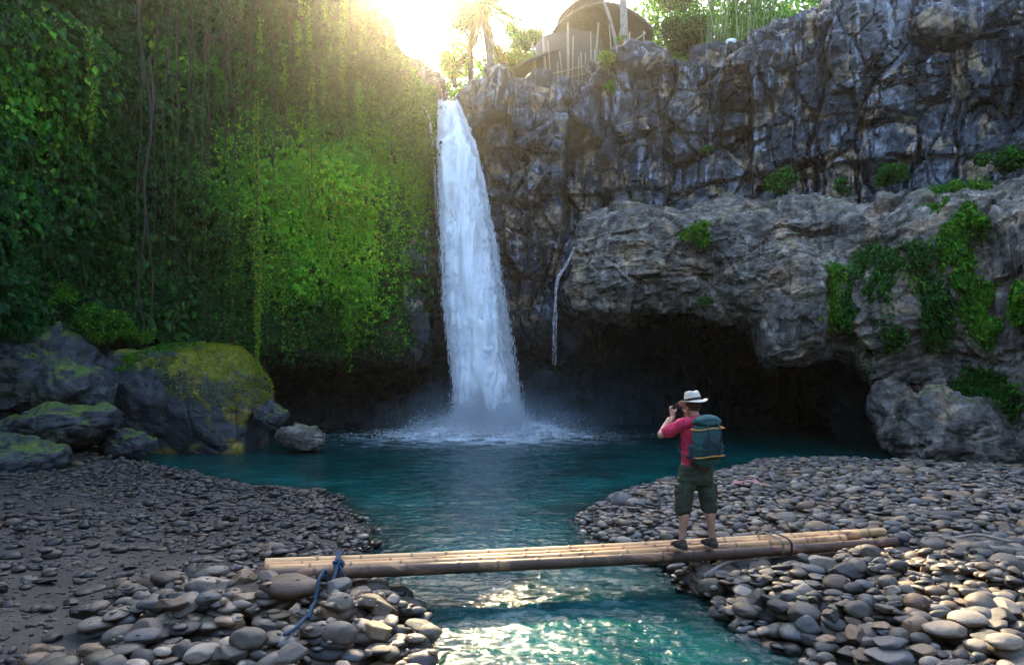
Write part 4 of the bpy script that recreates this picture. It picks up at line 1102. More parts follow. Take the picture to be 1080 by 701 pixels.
# size class fields: how big stones are at a place
cand = []
def field(n, size_fn, dens_fn, xr, yr):
    k = 0
    x = rng.uniform(*xr, n*4); y = rng.uniform(*yr, n*4)
    ok = inview(x, y); x, y = x[ok], y[ok]
    l, r = bank(x, y)
    d = dens_fn(x, y, l, r); keep = rng.random(len(x)) < d; x, y, l, r = x[keep][:n], y[keep][:n], l[keep][:n], r[keep][:n]
    s = size_fn(x, y, l, r)
    for a in zip(x, y, s): cand.append(a)
nz2 = lambda x, y, s, f: fbm(np.stack([x*f, y*f, 0*x], -1), 3, s)
def pxy(x, y): return 540+FOC*x/y, 400+FOC*2.15/y
def mud(x, y):
    px, py = pxy(x, y)
    a = np.exp(-(((px-110)/230)**2+((py-600)/42)**2))+.9*np.exp(-(((px-70)/120)**2+((py-668)/30)**2))
    b = .55*np.exp(-(((px-930)/70)**2+((py-590)/14)**2))
    c_ = .7*np.exp(-(((px-60)/160)**2+((py-530)/16)**2))
    return np.clip(1.35*np.maximum(np.maximum(a, b), c_), 0, 1)
# small pebbles everywhere on land and just below the water line
field(6500, lambda x, y, l, r: rng.gamma(6, .0155, len(x))*(1+.045*np.clip(y-8, 0, 9)), lambda x, y, l, r: (np.maximum(l, r) > -.25)*(1-.92*mud(x, y))*sstep(-.6, -.1, nz2(x, y, 201, .9)), (-14, 14), (5, 20.5))
field(4500, lambda x, y, l, r: rng.gamma(5, .0095, len(x)), lambda x, y, l, r: (l > 0)*(y < 15)*1.0, (-14, 0), (5, 15))
# cobbles on the right spit
field(3600, lambda x, y, l, r: rng.gamma(9, .022, len(x)), lambda x, y, l, r: (r > -.2)*(1-.6*mud(x, y))*(y > 7.5), (.8, 14), (7.5, 20.5))
# cobbles on the left bank
field(1000, lambda x, y, l, r: rng.gamma(9, .016, len(x)), lambda x, y, l, r: (l > -.15)*(1-.85*mud(x, y))*(y > 7.5)*(x > -9), (-9, -1), (7.5, 17.5))
# scattered cobbles at the far left waterline
field(180, lambda x, y, l, r: rng.gamma(9, .028, len(x)), lambda x, y, l, r: (np.abs(l-.15) < .5)*1.0*(y > 13), (-12, -3), (13, 20))
# big heaps near the camera
def heapL(x, y, l, r):
    px, py = pxy(x, y); return (l > -.1)*sstep(90, 230, px+(py-640)*1.2)*(y < 7.5)
def heapR(x, y, l, r):
    return (r > -.12)*sstep(9.3, 8.2, y)
field(620, lambda x, y, l, r: rng.gamma(10, .0235, len(x)), heapL, (-5, 0), (4.8, 7.6))
field(260, lambda x, y, l, r: rng.gamma(10, .018, len(x)), lambda x, y, l, r: (l > 0)*(1-.8*mud(x, y)), (-6, -2), (4.8, 9))
field(2000, lambda x, y, l, r: rng.gamma(10, .0200, len(x)), heapR, (1.5, 8), (4.8, 9.5))
cand = [(x, y, max(.028, min(s, .62))) for x, y, s in cand]
# a few stones that the picture shows plainly: (px,py of the centre, width px, tone)
hero = [((218, 632), 44, 'tan', .5), ((322, 626), 44, 'dark grey', .5), ((309, 642), 66, 'brown', .42), ((256, 646), 34, 'tan', .5), ((222, 642), 40, 'pale grey', .5), ((250, 668), 22, 'pale grey', .7), ((285, 660), 28, 'dark grey', .55),
        ((150, 686), 36, 'bluish grey', .45), ((208, 686), 30, 'dark grey', .8), ((262, 690), 40, 'mid grey', .7), ((180, 668), 34, 'brown', .45), ((330, 672), 28, 'mid grey', .6), ((345, 655), 26, 'tan', .6), ((30, 688), 50, 'dark grey', .45),
        ((912, 593), 34, 'pale grey', .8), ((950, 588), 30, 'pale grey', .6), ((962, 625), 38, 'tan', .5), ((905, 640), 32, 'mid grey', .7), ((990, 612), 34, 'mid grey', .6), ((1020, 655), 40, 'pale grey', .45), ((940, 668), 34, 'bluish grey', .5),
        ((893, 613), 40, 'dark grey', .5), ((868, 606), 34, 'pale grey', .6), ((925, 618), 26, 'mid grey', .8), ((870, 655), 28, 'dark grey', .5), ((1045, 625), 34, 'mid grey', .5), ((985, 580), 34, 'mid grey', .5), ((1060, 680), 36, 'pale grey', .5)]
heroes = []
for (q, wpx, tone, fl) in hero:
    Y_ = 2.05*FOC/(q[1]-400); heroes.append(((q[0]-540)/FOC*Y_, Y_, wpx/FOC*Y_/2*1.05, tone, fl))
order = sorted(cand, key=lambda c: -c[2]*(1+.8*rng.random()))
# interleave: mostly large first
stones = []
BR_L, BR_R = np.array([-2.55, 6.9]), np.array([4.55, 8.35])
def place(x, y, a, b, c, yaw, tilt, taz, tone, shp):
    """a,b,c semi axes; drops the stone on the height map and raises it"""
    m = max(a, b)
    i0, i1 = int((x-m-HX0)/HG), int((x+m-HX0)/HG)+2; j0, j1 = int((y-m-HY0)/HG), int((y+m-HY0)/HG)+2
    if i0 < 0 or j0 < 0 or i1 >= H.shape[0] or j1 >= H.shape[1]: return
    sx, sy = HXm[i0:i1, j0:j1]-x, HYm[i0:i1, j0:j1]-y
    u = (sx*math.cos(yaw)+sy*math.sin(yaw))/a; v = (-sx*math.sin(yaw)+sy*math.cos(yaw))/b
    rr = u*u+v*v; ins = rr < 1
    if ins.sum() < 2:
        z = H[(i0+i1)//2, (j0+j1)//2]+c*.3
    else:
        hh = H[i0:i1, j0:j1]; z = np.quantile(hh[ins], .6)+c*.42
        # limit piling
        g = ground_cap[(i0+i1)//2, (j0+j1)//2]
        if z > g: return
        top = z+c*np.sqrt(np.clip(1-rr, 0, 1))
        hh[ins] = np.maximum(hh[ins], top[ins]-.01)
    stones.append((x, y, z, a, b, c, yaw, tilt, taz, tone, shp))
cap = ground_h(HXm, HYm)
ground_cap = cap+.10+.30*np.exp(-(((HXm+2.0)/1.7)**2+((HYm-6.0)/1.0)**2))+.22*np.exp(-(((HXm-4.2)/2.3)**2+((HYm-7.2)/1.4)**2))
# keep the bridge line clear
e = BR_R-BR_L; tt = np.clip(((HXm-BR_L[0])*e[0]+(HYm-BR_L[1])*e[1])/(e@e), 0, 1)
db = np.hypot(HXm-BR_L[0]-tt*e[0], HYm-BR_L[1]-tt*e[1])
ground_cap = np.where(db < .75, np.minimum(ground_cap, .245+.4*np.clip(db-.32, 0, 1)), ground_cap)
tw = np.array([.12, .28, .24, .11, .10, .08, .07])
def tilt_for(y): return abs(rng.normal(0, .16))
big = [c for c in order if c[2] > .2]; small = [c for c in order if c[2] <= .2]
for k, (x, y, s) in enumerate(big+small):
    if k == int(len(big)*.75):
        for (X_, Y_, a_, tone, fl) in heroes:
            n0 = len(stones); gc = ground_cap.copy(); ground_cap += .25
            place(X_, Y_, a_, a_*.72, a_*fl*.85, rng.normal(0, .25), .06, 0, tn.index(tone), int(rng.integers(0, 12)))
            ground_cap[:] = gc
    a = s*.5; b = a*rng.uniform(.6, .95); c = a*rng.uniform(.25, .5) if rng.random() < .8 else a*rng.uniform(.5, .75)
    l_ = float(bank(np.array([x]), np.array([y]))[0][0]) if False else 0
    place(x, y, a, b, c, rng.uniform(0, math.pi) if rng.random() < .6 else rng.normal(0, .3), abs(rng.normal(0, .2 if y < 9 else .12)), rng.uniform(0, 6.28), int(rng.choice(7, p=tw)), int(rng.integers(0, 12)))
# base shapes
def base_shape(k, sub):
    V, F = ico(sub); V = V.copy(); rs = np.random.default_rng(900+k)
    ang_ = k % 3 == 0
    for _ in range(12 if ang_ else 4+k % 5):
        n = rs.normal(0, 1, 3); n /= np.linalg.norm(n); h_ = rs.uniform(.55, .85) if ang_ else rs.uniform(.70, .95); e_ = V@n-h_; m = e_ > 0; V[m] -= n*(e_[m]*(.9 if ang_ else .75))[:, None]
    nn = V/np.linalg.norm(V, axis=1)[:, None]
    V += nn*(.10*fbm(V*1.1+k*5, 3, k)+.03*fbm(V*3.2+k, 2, k+9))[:, None]
    V /= np.abs(V).max(0)
    return V, F
SH3 = [base_shape(k, 4) for k in range(12)]; SH2 = [base_shape(k, 2) for k in range(12)]; SH1 = [base_shape(k, 1) for k in range(12)]; SH2b = [base_shape(k, 3) for k in range(12)]
def rotm(yaw, tilt, taz):
    return np.array(Matrix.Rotation(yaw, 3, 'Z')@Matrix.Rotation(tilt, 3, Vector((math.cos(taz), math.sin(taz), 0))))
S_ = np.array([s[:6] for s in stones])
px, py = 540+FOC*S_[:, 0]/S_[:, 1], 400-FOC*(S_[:, 2]-2.4)/S_[:, 1]
hi, hj = ((S_[:, 0]-HX0)/HG).astype(int), ((S_[:, 1]-HY0)/HG).astype(int)
hid = H[hi, hj]-(S_[:, 2]+S_[:, 5])
area = S_[:, 3]*np.maximum(S_[:, 4]*.5, S_[:, 5])/S_[:, 1]**2
area = np.where((hid > .03) | (px < 6) | (px > 1074) | (py > 694), 0, area)
idx = np.argsort(-area)[:300]; top300 = set(idx.tolist())
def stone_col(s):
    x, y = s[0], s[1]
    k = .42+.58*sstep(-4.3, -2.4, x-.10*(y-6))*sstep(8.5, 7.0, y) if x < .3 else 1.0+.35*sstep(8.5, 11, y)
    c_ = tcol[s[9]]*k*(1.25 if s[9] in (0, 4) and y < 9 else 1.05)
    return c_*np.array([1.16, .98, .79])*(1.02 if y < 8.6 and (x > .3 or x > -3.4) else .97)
# merged remainder
Vs, Fs, Cs, n_ = [], [], [], 0
for k, s in enumerate(stones):
    if k in top300: continue
    near = s[1] < 9 and s[3] > .06
    V, F = (SH2b if near else (SH1 if s[3] < .03 else SH2))[s[10]]
    W_ = (V*np.array(s[3:6]))@rotm(*s[6:9]).T+np.array(s[:3])
    Vs.append(W_); Fs.append(F+n_); n_ += len(V)
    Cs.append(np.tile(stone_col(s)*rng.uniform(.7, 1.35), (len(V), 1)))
tag(link('pebbles', mesh_np('pebbles', np.vstack(Vs), np.vstack(Fs), M['pebble'], np.vstack(Cs))), 'countless grey river pebbles covering both banks', None, None, 'stuff')
print('STONES', len(stones), 'verts', n_)
# the 300 that show largest, each its own object
smesh = [mesh_np('river_stone', V, F, M['stone']) for V, F in SH3]
def where(x, y, px, py):
    t_ = np.clip(((x-BR_L[0])*e[0]+(y-BR_L[1])*e[1])/(e@e), 0, 1); d_ = math.hypot(x-BR_L[0]-t_*e[0], y-BR_L[1]-t_*e[1])
    front = y < BR_L[1]+t_*e[1]
    if px < 520:
        if y > 13: return 'at the far waterline of the left bank'
        if not front or (x < BR_L[0]-.3 and y > 6.9): return 'on the left bank behind the bridge' if px > 150 else 'on the mud near the left edge'
        if d_ < .5: return 'under the left end of the bamboo bridge'
        if px < 120: return 'in the bottom left corner'
        if px < 235: return 'in the left heap between the corner and the rope'
        if px < 330: return 'beside the loose end of the blue rope'
        return 'in the left heap between the rope and the stream'
    if y > 12: return 'on the far right spit behind the man'
    if d_ < .5: return 'under the right half of the bamboo bridge'
    if not front or px > 960 and y > 8.4: return 'on the right bank behind the bridge' if px < 960 else 'on the right bank beyond the bridge end'
    if px < 800: return 'at the water edge of the right heap'
    if px < 900: return 'in the right heap below the bridge'
    if px < 1000: return 'in the right heap below the bridge end'
    return 'in the bottom right corner' if py > 640 else 'by the right edge level with the bridge end'
info = {}
for k in idx:
    s = stones[k]; pw = s[3]*2/s[1]*FOC
    size = 'large' if s[3] > .19 else ('medium' if s[3] > .12 else 'small')
    r1, r2 = s[4]/s[3], s[5]/s[3]
    shp = 'flat' if r2 < .42 else ('rounded' if r2 > .62 and r1 > .7 else ('long' if r1 < .72 else 'oval'))
    info[k] = (f'{size} {tn[s[9]]} {shp} stone', where(s[0], s[1], px[k], py[k]))
from collections import defaultdict
gr = defaultdict(list)
for k, v in info.items(): gr[v].append(k)
ordn = ['leftmost', 'second from left', 'third from left', 'fourth from left', 'fifth from left', 'sixth from left', 'seventh from left', 'eighth from left', 'ninth from left', 'tenth from left']
cnt = 0
for v, ks in gr.items():
    ks.sort(key=lambda k: px[k])
    for j_, k in enumerate(ks):
        s = stones[k]
        if len(ks) == 1: lab = v[0]+' '+v[1]
        else: lab = v[0]+' '+v[1]+', '+(ordn[j_] if j_ < len(ks)-1 else 'rightmost')
        if len(lab.split()) > 16: lab = lab.replace(' of the left bank', ' at left').replace('bamboo ', '').replace(' level with the bridge end', '').replace(' between the corner and the rope', ' left of the rope').replace(' between the rope and the stream', ' right of the rope').replace('the loose end of the', 'the')
        o = bpy.data.objects.new('river_stone', smesh[s[10]]); COL.objects.link(o)
        o.location = s[:3]; o.scale = s[3:6]
        o.rotation_mode = 'QUATERNION'; o.rotation_quaternion = Matrix(rotm(*s[6:9]).tolist()).to_quaternion()
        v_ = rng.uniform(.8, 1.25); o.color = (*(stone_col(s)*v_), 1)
        tag(o, lab, 'stone', 'loose river stones on the banks')

# ================================================================ bamboo bridge
t = NT('bamboo culm'); oc = t.n('ObjectInfo').outputs['Color']; p = t.obj((.12, 1, 1)); p0 = t.obj()
n1 = t.noise(p, 14, 6, .65, .3); n2 = t.noise(t.obj((.5, 1.2, 1.2)), 2.6, 6, .65, .6)
c = t.mix(.75, oc, t.ramp(n1, [(.3, (.55, .5, .48)), (.7, (1.35, 1.3, 1.25))]), 'MULTIPLY')
dk = t.n('Attribute', attribute_name='dark')
c = t.mix(t.math('MULTIPLY', t.mask(t.math('ADD', n2, t.math('MULTIPLY', dk.outputs['Fac'], .35)), .52, .68), .85), c, (.035, .024, .022))
nd = t.n('Attribute', attribute_name='node'); c = t.mix(nd.outputs['Fac'], c, (.05, .035, .025))
M['culm'] = t.done(t.bsdf(c, .55, t.bump(n1, .4, .004), Specular_IOR_Level=.3))
BZ = .47
def culm(name, a, b, r, col, dark, seed, sag=.03, label=None, parent=None):
    a, b = np.array(a, float), np.array(b, float); L_ = np.linalg.norm(b-a); rs = np.random.default_rng(seed)
    xs = [0]; 
    while xs[-1] < L_: xs.append(xs[-1]+rs.uniform(.36, .55))
    nodes = [x for x in xs[1:] if x < L_-.06]
    st = sorted(set([0, .012, L_-.012, L_]+[x+d_ for x in nodes for d_ in (-.035, -.014, 0, .014, .035)]+list(np.arange(.1, L_, .12))))
    st = np.array(st); t_ = st/L_
    ax = (b-a)/L_; path = a+np.outer(st, ax); path[:, 2] -= sag*np.sin(np.pi*t_); path[:, 1] += .02*np.sin(t_*5+seed)
    rad = r*(1-.12*t_); nk = np.zeros(len(st))
    for x in nodes:
        d_ = np.abs(st-x); rad = rad+r*.10*np.exp(-(d_/.012)**2)-r*.03*np.exp(-((d_-.035)/.012)**2); nk = np.maximum(nk, np.exp(-(d_/.012)**2))
    nk[:1] = 0
    # open end: the tube turns inwards
    path2 = np.vstack([path[:1]+ax*.10, path[:1]+ax*.10, path[:1], path, path[-1:], path[-1:]-ax*.10, path[-1:]-ax*.10]); rad2 = np.r_[1e-3, rad[0]*.80, rad[0]*.82, rad, rad[-1]*.82, rad[-1]*.80, 1e-3]
    seg = 20; aa = np.linspace(0, 2*np.pi, seg, endpoint=False)
    Bv = np.cross(ax, [0, 0, 1]); Bv /= np.linalg.norm(Bv); Nv = np.cross(Bv, ax)
    V = path2[:, None, :]+rad2[:, None, None]*(np.cos(aa)[None, :, None]*Nv+np.sin(aa)[None, :, None]*Bv)
    n = len(path2); i = np.arange(n-1)[:, None]*seg; j = np.arange(seg)[None, :]; j2 = (j+1) % seg
    F = np.stack([i+j, i+j2, i+seg+j2, i+seg+j], -1).reshape(-1, 4)
    V = V.reshape(-1, 3)-a
    nk2 = np.repeat(np.r_[1, 1, 1, nk, 1, 1, 1]*1.0, seg); nk2[:3*seg] = .9
    me = mesh_np(name, V, F, M['culm'], attrs={'node': nk2*.75, 'dark': np.full(len(V), dark)})
    o = link(name, me, parent, tuple(a)); o.color = (*col, 1)
    return o
bridge = empty('bamboo_bridge', (1.0, 7.6, 0), 'footbridge of long bamboo poles laid side by side across the teal stream', 'bridge')
def pole(a, b, r, col, dark, seed, lab):
    o = culm('bamboo_pole', a, b, r, col, dark, seed); o.parent = bridge; o.location = (a[0]-1.0, a[1]-7.6, a[2]); o['label'] = lab
# heights: centre of each pole so its top is near z = .5
pole((-2.46, 6.86, .425), (4.62, 8.22, .445), .066, (.42, .23, .12), .55, 1, 'thick front pole with dark purplish stains')
pole((-2.50, 7.01, .435), (4.05, 8.30, .465), .058, (.62, .37, .17), .12, 2, 'pale middle pole')
pole((-2.58, 7.13, .43), (4.30, 8.45, .47), .06, (.60, .32, .14), .2, 3, 'reddish tan pole behind the middle one')
pole((-2.62, 7.27, .44), (4.70, 8.62, .475), .062, (.70, .44, .20), .02, 4, 'palest back pole')
def bring(px_, lab, r_=.019, col=(.55, .45, .28)):
    # binding loop round all poles at a place along the bridge
    A_, B_ = np.array([-2.46, 6.86, .43]), np.array([4.62, 8.22, .45])
    tt_ = np.linspace(0, 1, 2000); cc_ = A_+tt_[:, None]*(B_-A_); c_ = cc_[np.argmin(np.abs(540+FOC*cc_[:, 0]/cc_[:, 1]-px_))]
    # perpendicular direction
    ax = np.array([7.08, 1.36, 0]); ax /= np.linalg.norm(ax); pr = np.array([-ax[1], ax[0], 0])
    lp = []
    for a in np.linspace(0, 2*np.pi, 40, endpoint=False):
        u_ = math.cos(a); v_ = math.sin(a)
        lp.append(c_+pr*(.19+(.29)*np.sign(u_)*abs(u_)**.5)+np.array([0, 0, .01+.105*np.sign(v_)*abs(v_)**.5]))
    lp.append(lp[0]); return np.array(lp), ax
M['rope'] = m_plain('blue rope', (.008, .035, .075), .8, 60, .4, .6, .006, (.03, .09, .15))
M['twine'] = m_plain('pale twine', (.20, .16, .10), .85, 50, .3, .5, .005)
M['twine_dark'] = m_plain('dark twine', (.03, .03, .035), .85, 50, .3, .5, .005)
for px_, mt, nm in ((820, 'twine', 'pale'), (829, 'twine_dark', 'dark')):
    parts = []
    lp, ax = bring(px_, '')
    for k in range(3): parts.append(tube_np(lp+ax*(.010*k), .0055, 6, False))
    V, F = join_np(parts); o = link('binding', mesh_np('binding', V-np.array([1.0, 7.6, 0]), F, M[mt]), bridge); o['label'] = nm+' twine binding round the poles'
# blue rope: loop, knot and trailing end
root_loc = np.array([-1.86, 6.9, .5])
lp, ax = bring(356, ''); parts = []
for k in range(3): parts.append(tube_np(lp+ax*(.02*k-.02), .009, 7, False))
kc = P(357, 594, 6.95)
for k in range(6):
    a0 = rng.uniform(0, 6.28); tt_ = np.linspace(0, 2*np.pi, 18); rr = rng.uniform(.025, .05)
    u1 = rng.normal(0, 1, 3); u1 /= np.linalg.norm(u1); u2 = np.cross(u1, rng.normal(0, 1, 3)); u2 /= np.linalg.norm(u2)
    parts.append(tube_np(kc+rr*(np.cos(tt_)[:, None]*u1+np.sin(tt_)[:, None]*u2)+rng.normal(0, .012, 3), .013, 7))
def twist(path, r):
    out = []; pth = smooth_path(path, 200); T, N, B_ = frames(pth); ph = np.linspace(0, 2*np.pi*22, 200)
    for k in range(3):
        out.append(tube_np(pth+r*.6*(np.cos(ph+k*2.09)[:, None]*N+np.sin(ph+k*2.09)[:, None]*B_), r*.62, 6))
    return out
def gz(x, y):
    return H[int((x-HX0)/HG), int((y-HY0)/HG)]
wp = [(353, 603), (350, 622), (346, 634), (338, 648), (330, 660), (323, 672), (312, 684), (300, 693)]
ctl = []
for q in wp:
    Y_ = 2.08*FOC/(q[1]-400) if q[1] > 625 else (6.72 if q[1] < 610 else 6.6)
    ctl.append(((q[0]-540)/FOC*Y_, Y_, 0))
ctl = smooth_path(ctl, 60); zz = []
for k, (x_, y_, _) in enumerate(ctl):
    zz.append(max(gz(x_+ox, y_+oy) for ox in (-.06, -.03, 0, .03, .06) for oy in (-.06, -.03, 0, .03, .06))+.022)
zz = np.convolve(np.r_[[zz[0]]*2, zz, [zz[-1]]*2], np.ones(5)/5, 'valid')+.012
zz[:10] = np.maximum(zz[:10], np.linspace(kc[2]-.06, zz[10], 10))
ctl[:, 2] = zz; ends = [kc]+list(ctl)
parts += twist(ends, .014)
parts += twist([kc, kc+np.array([.06, -.1, -.04]), kc+np.array([.12, -.13, -.16]), kc+np.array([.13, -.1, -.26])], .009)
V, F = join_np(parts); rp_ = link('rope', mesh_np('rope', V-kc, F, M['rope']), None, tuple(kc)); tag(rp_, 'blue rope knotted round the left bridge end, its tail trailing over the stones', 'rope')
# faded pink cloth
V, F = ico(4); V = V*np.array([.32, .2, .05]); V[:, 2] += .05*fbm(V*9, 3, 4)+.03*fbm(V*20, 2, 5)
xx, yy = (788-540)/FOC*14.0, 14.0
tag(link('cloth', mesh_np('cloth', V, F, m_plain('pink cloth', (.30, .15, .12), .85, 9, .3)), None, (xx, yy, gz(xx, yy)+.04)), 'small faded pink cloth lying on the pebbles of the right spit', 'cloth')
# driftwood scraps
M['drift'] = m_plain('driftwood', (.22, .18, .14), .85, 8, .4, .5, .01, sc=(.3, 1, 1))
for (q0, q1, Y0, Y1, lab) in (((742, 625), (800, 612), 7.5, 7.9, 'bent grey driftwood stick among the stones under the right half of the bridge'), ((1000, 588), (1068, 601), 8.1, 7.7, 'thin brown driftwood stick on the right bank near the edge')):
    a_, b_ = P(*q0, Y0), P(*q1, Y1); a_[2] = gz(a_[0], a_[1])+.03; b_[2] = gz(b_[0], b_[1])+.04; m_ = (a_+b_)/2+np.array([0, .08, .05])
    V, F = tube_np(smooth_path([a_, m_, b_], 14)-a_, np.linspace(.025, .012, 14), 8); tag(link('driftwood', mesh_np('driftwood', V, F, M['drift']), None, tuple(a_)), lab, 'driftwood')

# ================================================================ person
def cone_chain(pts, rads, n=18, flat=None):
    """closed tapered limb with elliptical rings: rads (rx across, ry along view) ; rings stay level when limb is mostly vertical"""
    pts = np.array(pts, float); rads = np.array([r if isinstance(r, (tuple, list)) else (r, r) for r in rads], float)
    d = np.r_[0, np.cumsum(np.linalg.norm(np.diff(pts, axis=0), axis=1))]; x = np.linspace(0, d[-1], max(10, int(d[-1]/.012)))
    C_ = hermite(d, pts, x) if len(pts) > 2 else pts[0]+(x/d[-1])[:, None]*(pts[1]-pts[0]); Rr = np.stack([np.interp(x, d, rads[:, 0]), np.interp(x, d, rads[:, 1])], 1)
    T, _, _ = frames(C_)
    X0 = np.array([1.0, 0, 0]); U = X0-T*(T@X0)[:, None]; bad = np.linalg.norm(U, axis=1) < .35
    U[bad] = np.array([0, 0, 1.0])-T[bad]*T[bad][:, 2:3]
    U /= np.linalg.norm(U, axis=1)[:, None]; W_ = np.cross(T, U)
    # rounded caps
    ca = np.array([.0, .5, .85]); cc = np.sqrt(1-(1-ca)**2)
    C2 = np.vstack([[C_[0]-T[0]*Rr[0].mean()*(1-k) for k in ca], C_, [C_[-1]+T[-1]*Rr[-1].mean()*(1-k) for k in ca[::-1]]])
    R2 = np.vstack([[Rr[0]*max(k, .02) for k in cc], Rr, [Rr[-1]*max(k, .02) for k in cc[::-1]]])
    U2 = np.vstack([np.tile(U[0], (3, 1)), U, np.tile(U[-1], (3, 1))]); W2 = np.vstack([np.tile(W_[0], (3, 1)), W_, np.tile(W_[-1], (3, 1))])
    a = np.linspace(0, 2*np.pi, n, endpoint=False)
    V = C2[:, None, :]+np.cos(a)[None, :, None]*U2[:, None, :]*R2[:, None, :1]+np.sin(a)[None, :, None]*W2[:, None, :]*R2[:, None, 1:]
    m = len(C2); i = np.arange(m-1)[:, None]*n; j = np.arange(n)[None, :]; j2 = (j+1) % n
    F = np.stack([i+j, i+j2, i+n+j2, i+n+j], -1).reshape(-1, 4)
    return V.reshape(-1, 3), F
def ell(c, r, rot=None):
    V, F = ico(3); V = V*np.array(r)
    if rot is not None: V = V@np.array(rot).T
    return V+np.array(c), F
def fuse(name, parts, vox, mat, parent, smooth=4, disp=None):
    """union of closed shapes remeshed into one continuous skin"""
    bm = bmesh.new()
    for V, F in parts:
        vs = [bm.verts.new(v) for v in V]
        for f in F: bm.faces.new([vs[q] for q in f])
    bmesh.ops.recalc_face_normals(bm, faces=bm.faces)
    me = bpy.data.meshes.new(name); bm.to_mesh(me); bm.free()
    o = bpy.data.objects.new(name, me); COL.objects.link(o)
    m = o.modifiers.new('r', 'REMESH'); m.mode = 'VOXEL'; m.voxel_size = vox; m.use_smooth_shade = True
    m = o.modifiers.new('s', 'SMOOTH'); m.iterations = smooth; m.factor = .5
    dg = bpy.context.evaluated_depsgraph_get(); me2 = bpy.data.meshes.new_from_object(o.evaluated_get(dg)); o.modifiers.clear(); o.data = me2
    bpy.data.meshes.remove(me)
    n = len(me2.vertices); co = np.empty(n*3, np.float32); me2.vertices.foreach_get('co', co); co = co.reshape(-1, 3)
    if disp is not None:
        nn = np.empty(n*3, np.float32); me2.vertices.foreach_get('normal', nn); co = co+nn.reshape(-1, 3)*disp(co)[:, None]
        me2.vertices.foreach_set('co', co.astype(np.float32).ravel())
    me2.materials.clear(); me2.materials.append(mat)
    for p_ in me2.polygons: p_.use_smooth = True
    me2.update(); o.parent = parent
    return o
t = NT('skin'); p = t.obj(); n = t.noise(p, 14, 4, .6)
M['skin'] = t.done(t.bsdf(t.ramp(n, [(.3, (.42, .21, .13)), (.7, (.56, .31, .20))]), .5, None, Subsurface_Weight=.12, Subsurface_Scale=.02))
def m_cloth(name, col, nscale=9, var=.18, weave=350):
    t = NT(name); p = t.obj(); n = t.noise(p, nscale, 5, .6); f_ = t.noise(p, weave, 2, .5)
    c = t.ramp(n, [(.3, tuple(x*(1-var) for x in col)), (.7, tuple(x*(1+var) for x in col))])
    nb = t.bump(n, .5, .02); nb = t.bump(f_, .3, .001, nb)
    return t.done(t.bsdf(c, .85, nb))
M['shirt'] = m_cloth('pink jersey', (.62, .028, .085)); M['shorts'] = m_cloth('olive green ripstop', (.038, .046, .024)); M['pack'] = m_cloth('teal nylon', (.024, .095, .085)); M['packdark'] = m_cloth('dark teal nylon', (.015, .05, .06))
M['strap'] = m_cloth('orange yellow webbing', (.58, .27, .06)); M['hat'] = m_cloth('cream straw', (.68, .60, .48), 30, .12); M['band'] = m_cloth('dark brown band', (.03, .02, .015)); M['shoe'] = m_cloth('dark brown leather', (.06, .04, .03)); M['sole'] = m_plain('rubber', (.03, .03, .03), .8)
M['hair'] = m_plain('brown hair', (.06, .035, .02), .7, 60, .4, .5, .003); M['black'] = m_plain('black plastic', (.02, .02, .022), .4); M['eye'] = m_plain('eye', (.6, .6, .6), .3); M['buckle'] = M['black']; M['khaki'] = m_cloth('khaki patch', (.20, .17, .09))
PY_ = 7.66; PX_ = (734-540)/FOC*PY_; PZ = .515
man = empty('person', (PX_, PY_, PZ), 'man in pink T-shirt and green shorts standing on the bamboo bridge photographing the waterfall', 'person', None, R(17))
# local frame: +Y is where he faces, x to his right, z up; feet at 0
S = 1.0
hipL, hipR = np.array([-.095, 0, .86]), np.array([.095, 0, .86])
kneeL, kneeR = np.array([-.15, .015, .47]), np.array([.155, .0, .47])
ankL, ankR = np.array([-.185, -.01, .09]), np.array([.19, -.03, .09])
shL, shR = np.array([-.185, -.02, 1.38]), np.array([.185, -.02, 1.38])
elL, elR = np.array([-.37, .13, 1.26]), np.array([.30, .20, 1.22])
hdL, hdR = np.array([-.155, .25, 1.49]), np.array([.035, .275, 1.475])
headc = np.array([-.015, .05, 1.565])
body = []
body.append(cone_chain([(0, 0, .88), (0, .0, 1.0), (0, .005, 1.12), (0, -.005, 1.28), (0, -.015, 1.38), (0, -.01, 1.43)], [(.155, .11), (.145, .10), (.14, .095), (.165, .105), (.155, .085), (.07, .06)]))
body.append(cone_chain([(0, -.01, 1.38), (0, .015, 1.46), headc-np.array([0, .01, .04])], [.062, .054, .055]))
body.append(ell(headc+np.array([0, -.005, .03]), (.074, .094, .088)))     # skull
body.append(cone_chain([headc+np.array([0, .03, -.01]), headc+np.array([0, .045, -.075])], [(.058, .05), (.036, .035)]))   # jaw
body.append(cone_chain([headc+np.array([0, .085, .01]), headc+np.array([0, .108, -.028])], [.009, .015]))  # nose
body.append(ell(headc+np.array([0, .082, -.055]), (.022, .012, .009)))   # lips
body.append(ell(headc+np.array([0, .08, .028]), (.05, .014, .01)))       # brow
for s_ in (-1, 1):
    body.append(ell(headc+np.array([.077*s_, -.005, -.008]), (.010, .019, .030)))
for a_, b_, c_ in ((shL, elL, hdL), (shR, elR, hdR)):
    wr = c_+(b_-c_)/np.linalg.norm(b_-c_)*.085
    body.append(cone_chain([a_*np.array([.8, 1, 1]), a_, (a_+b_)/2, b_], [.05, .054, .046, .039]))
    body.append(cone_chain([b_, b_*.7+wr*.3, wr], [.040, .041, .026]))
    body.append(ell(a_, (.056, .052, .052)))
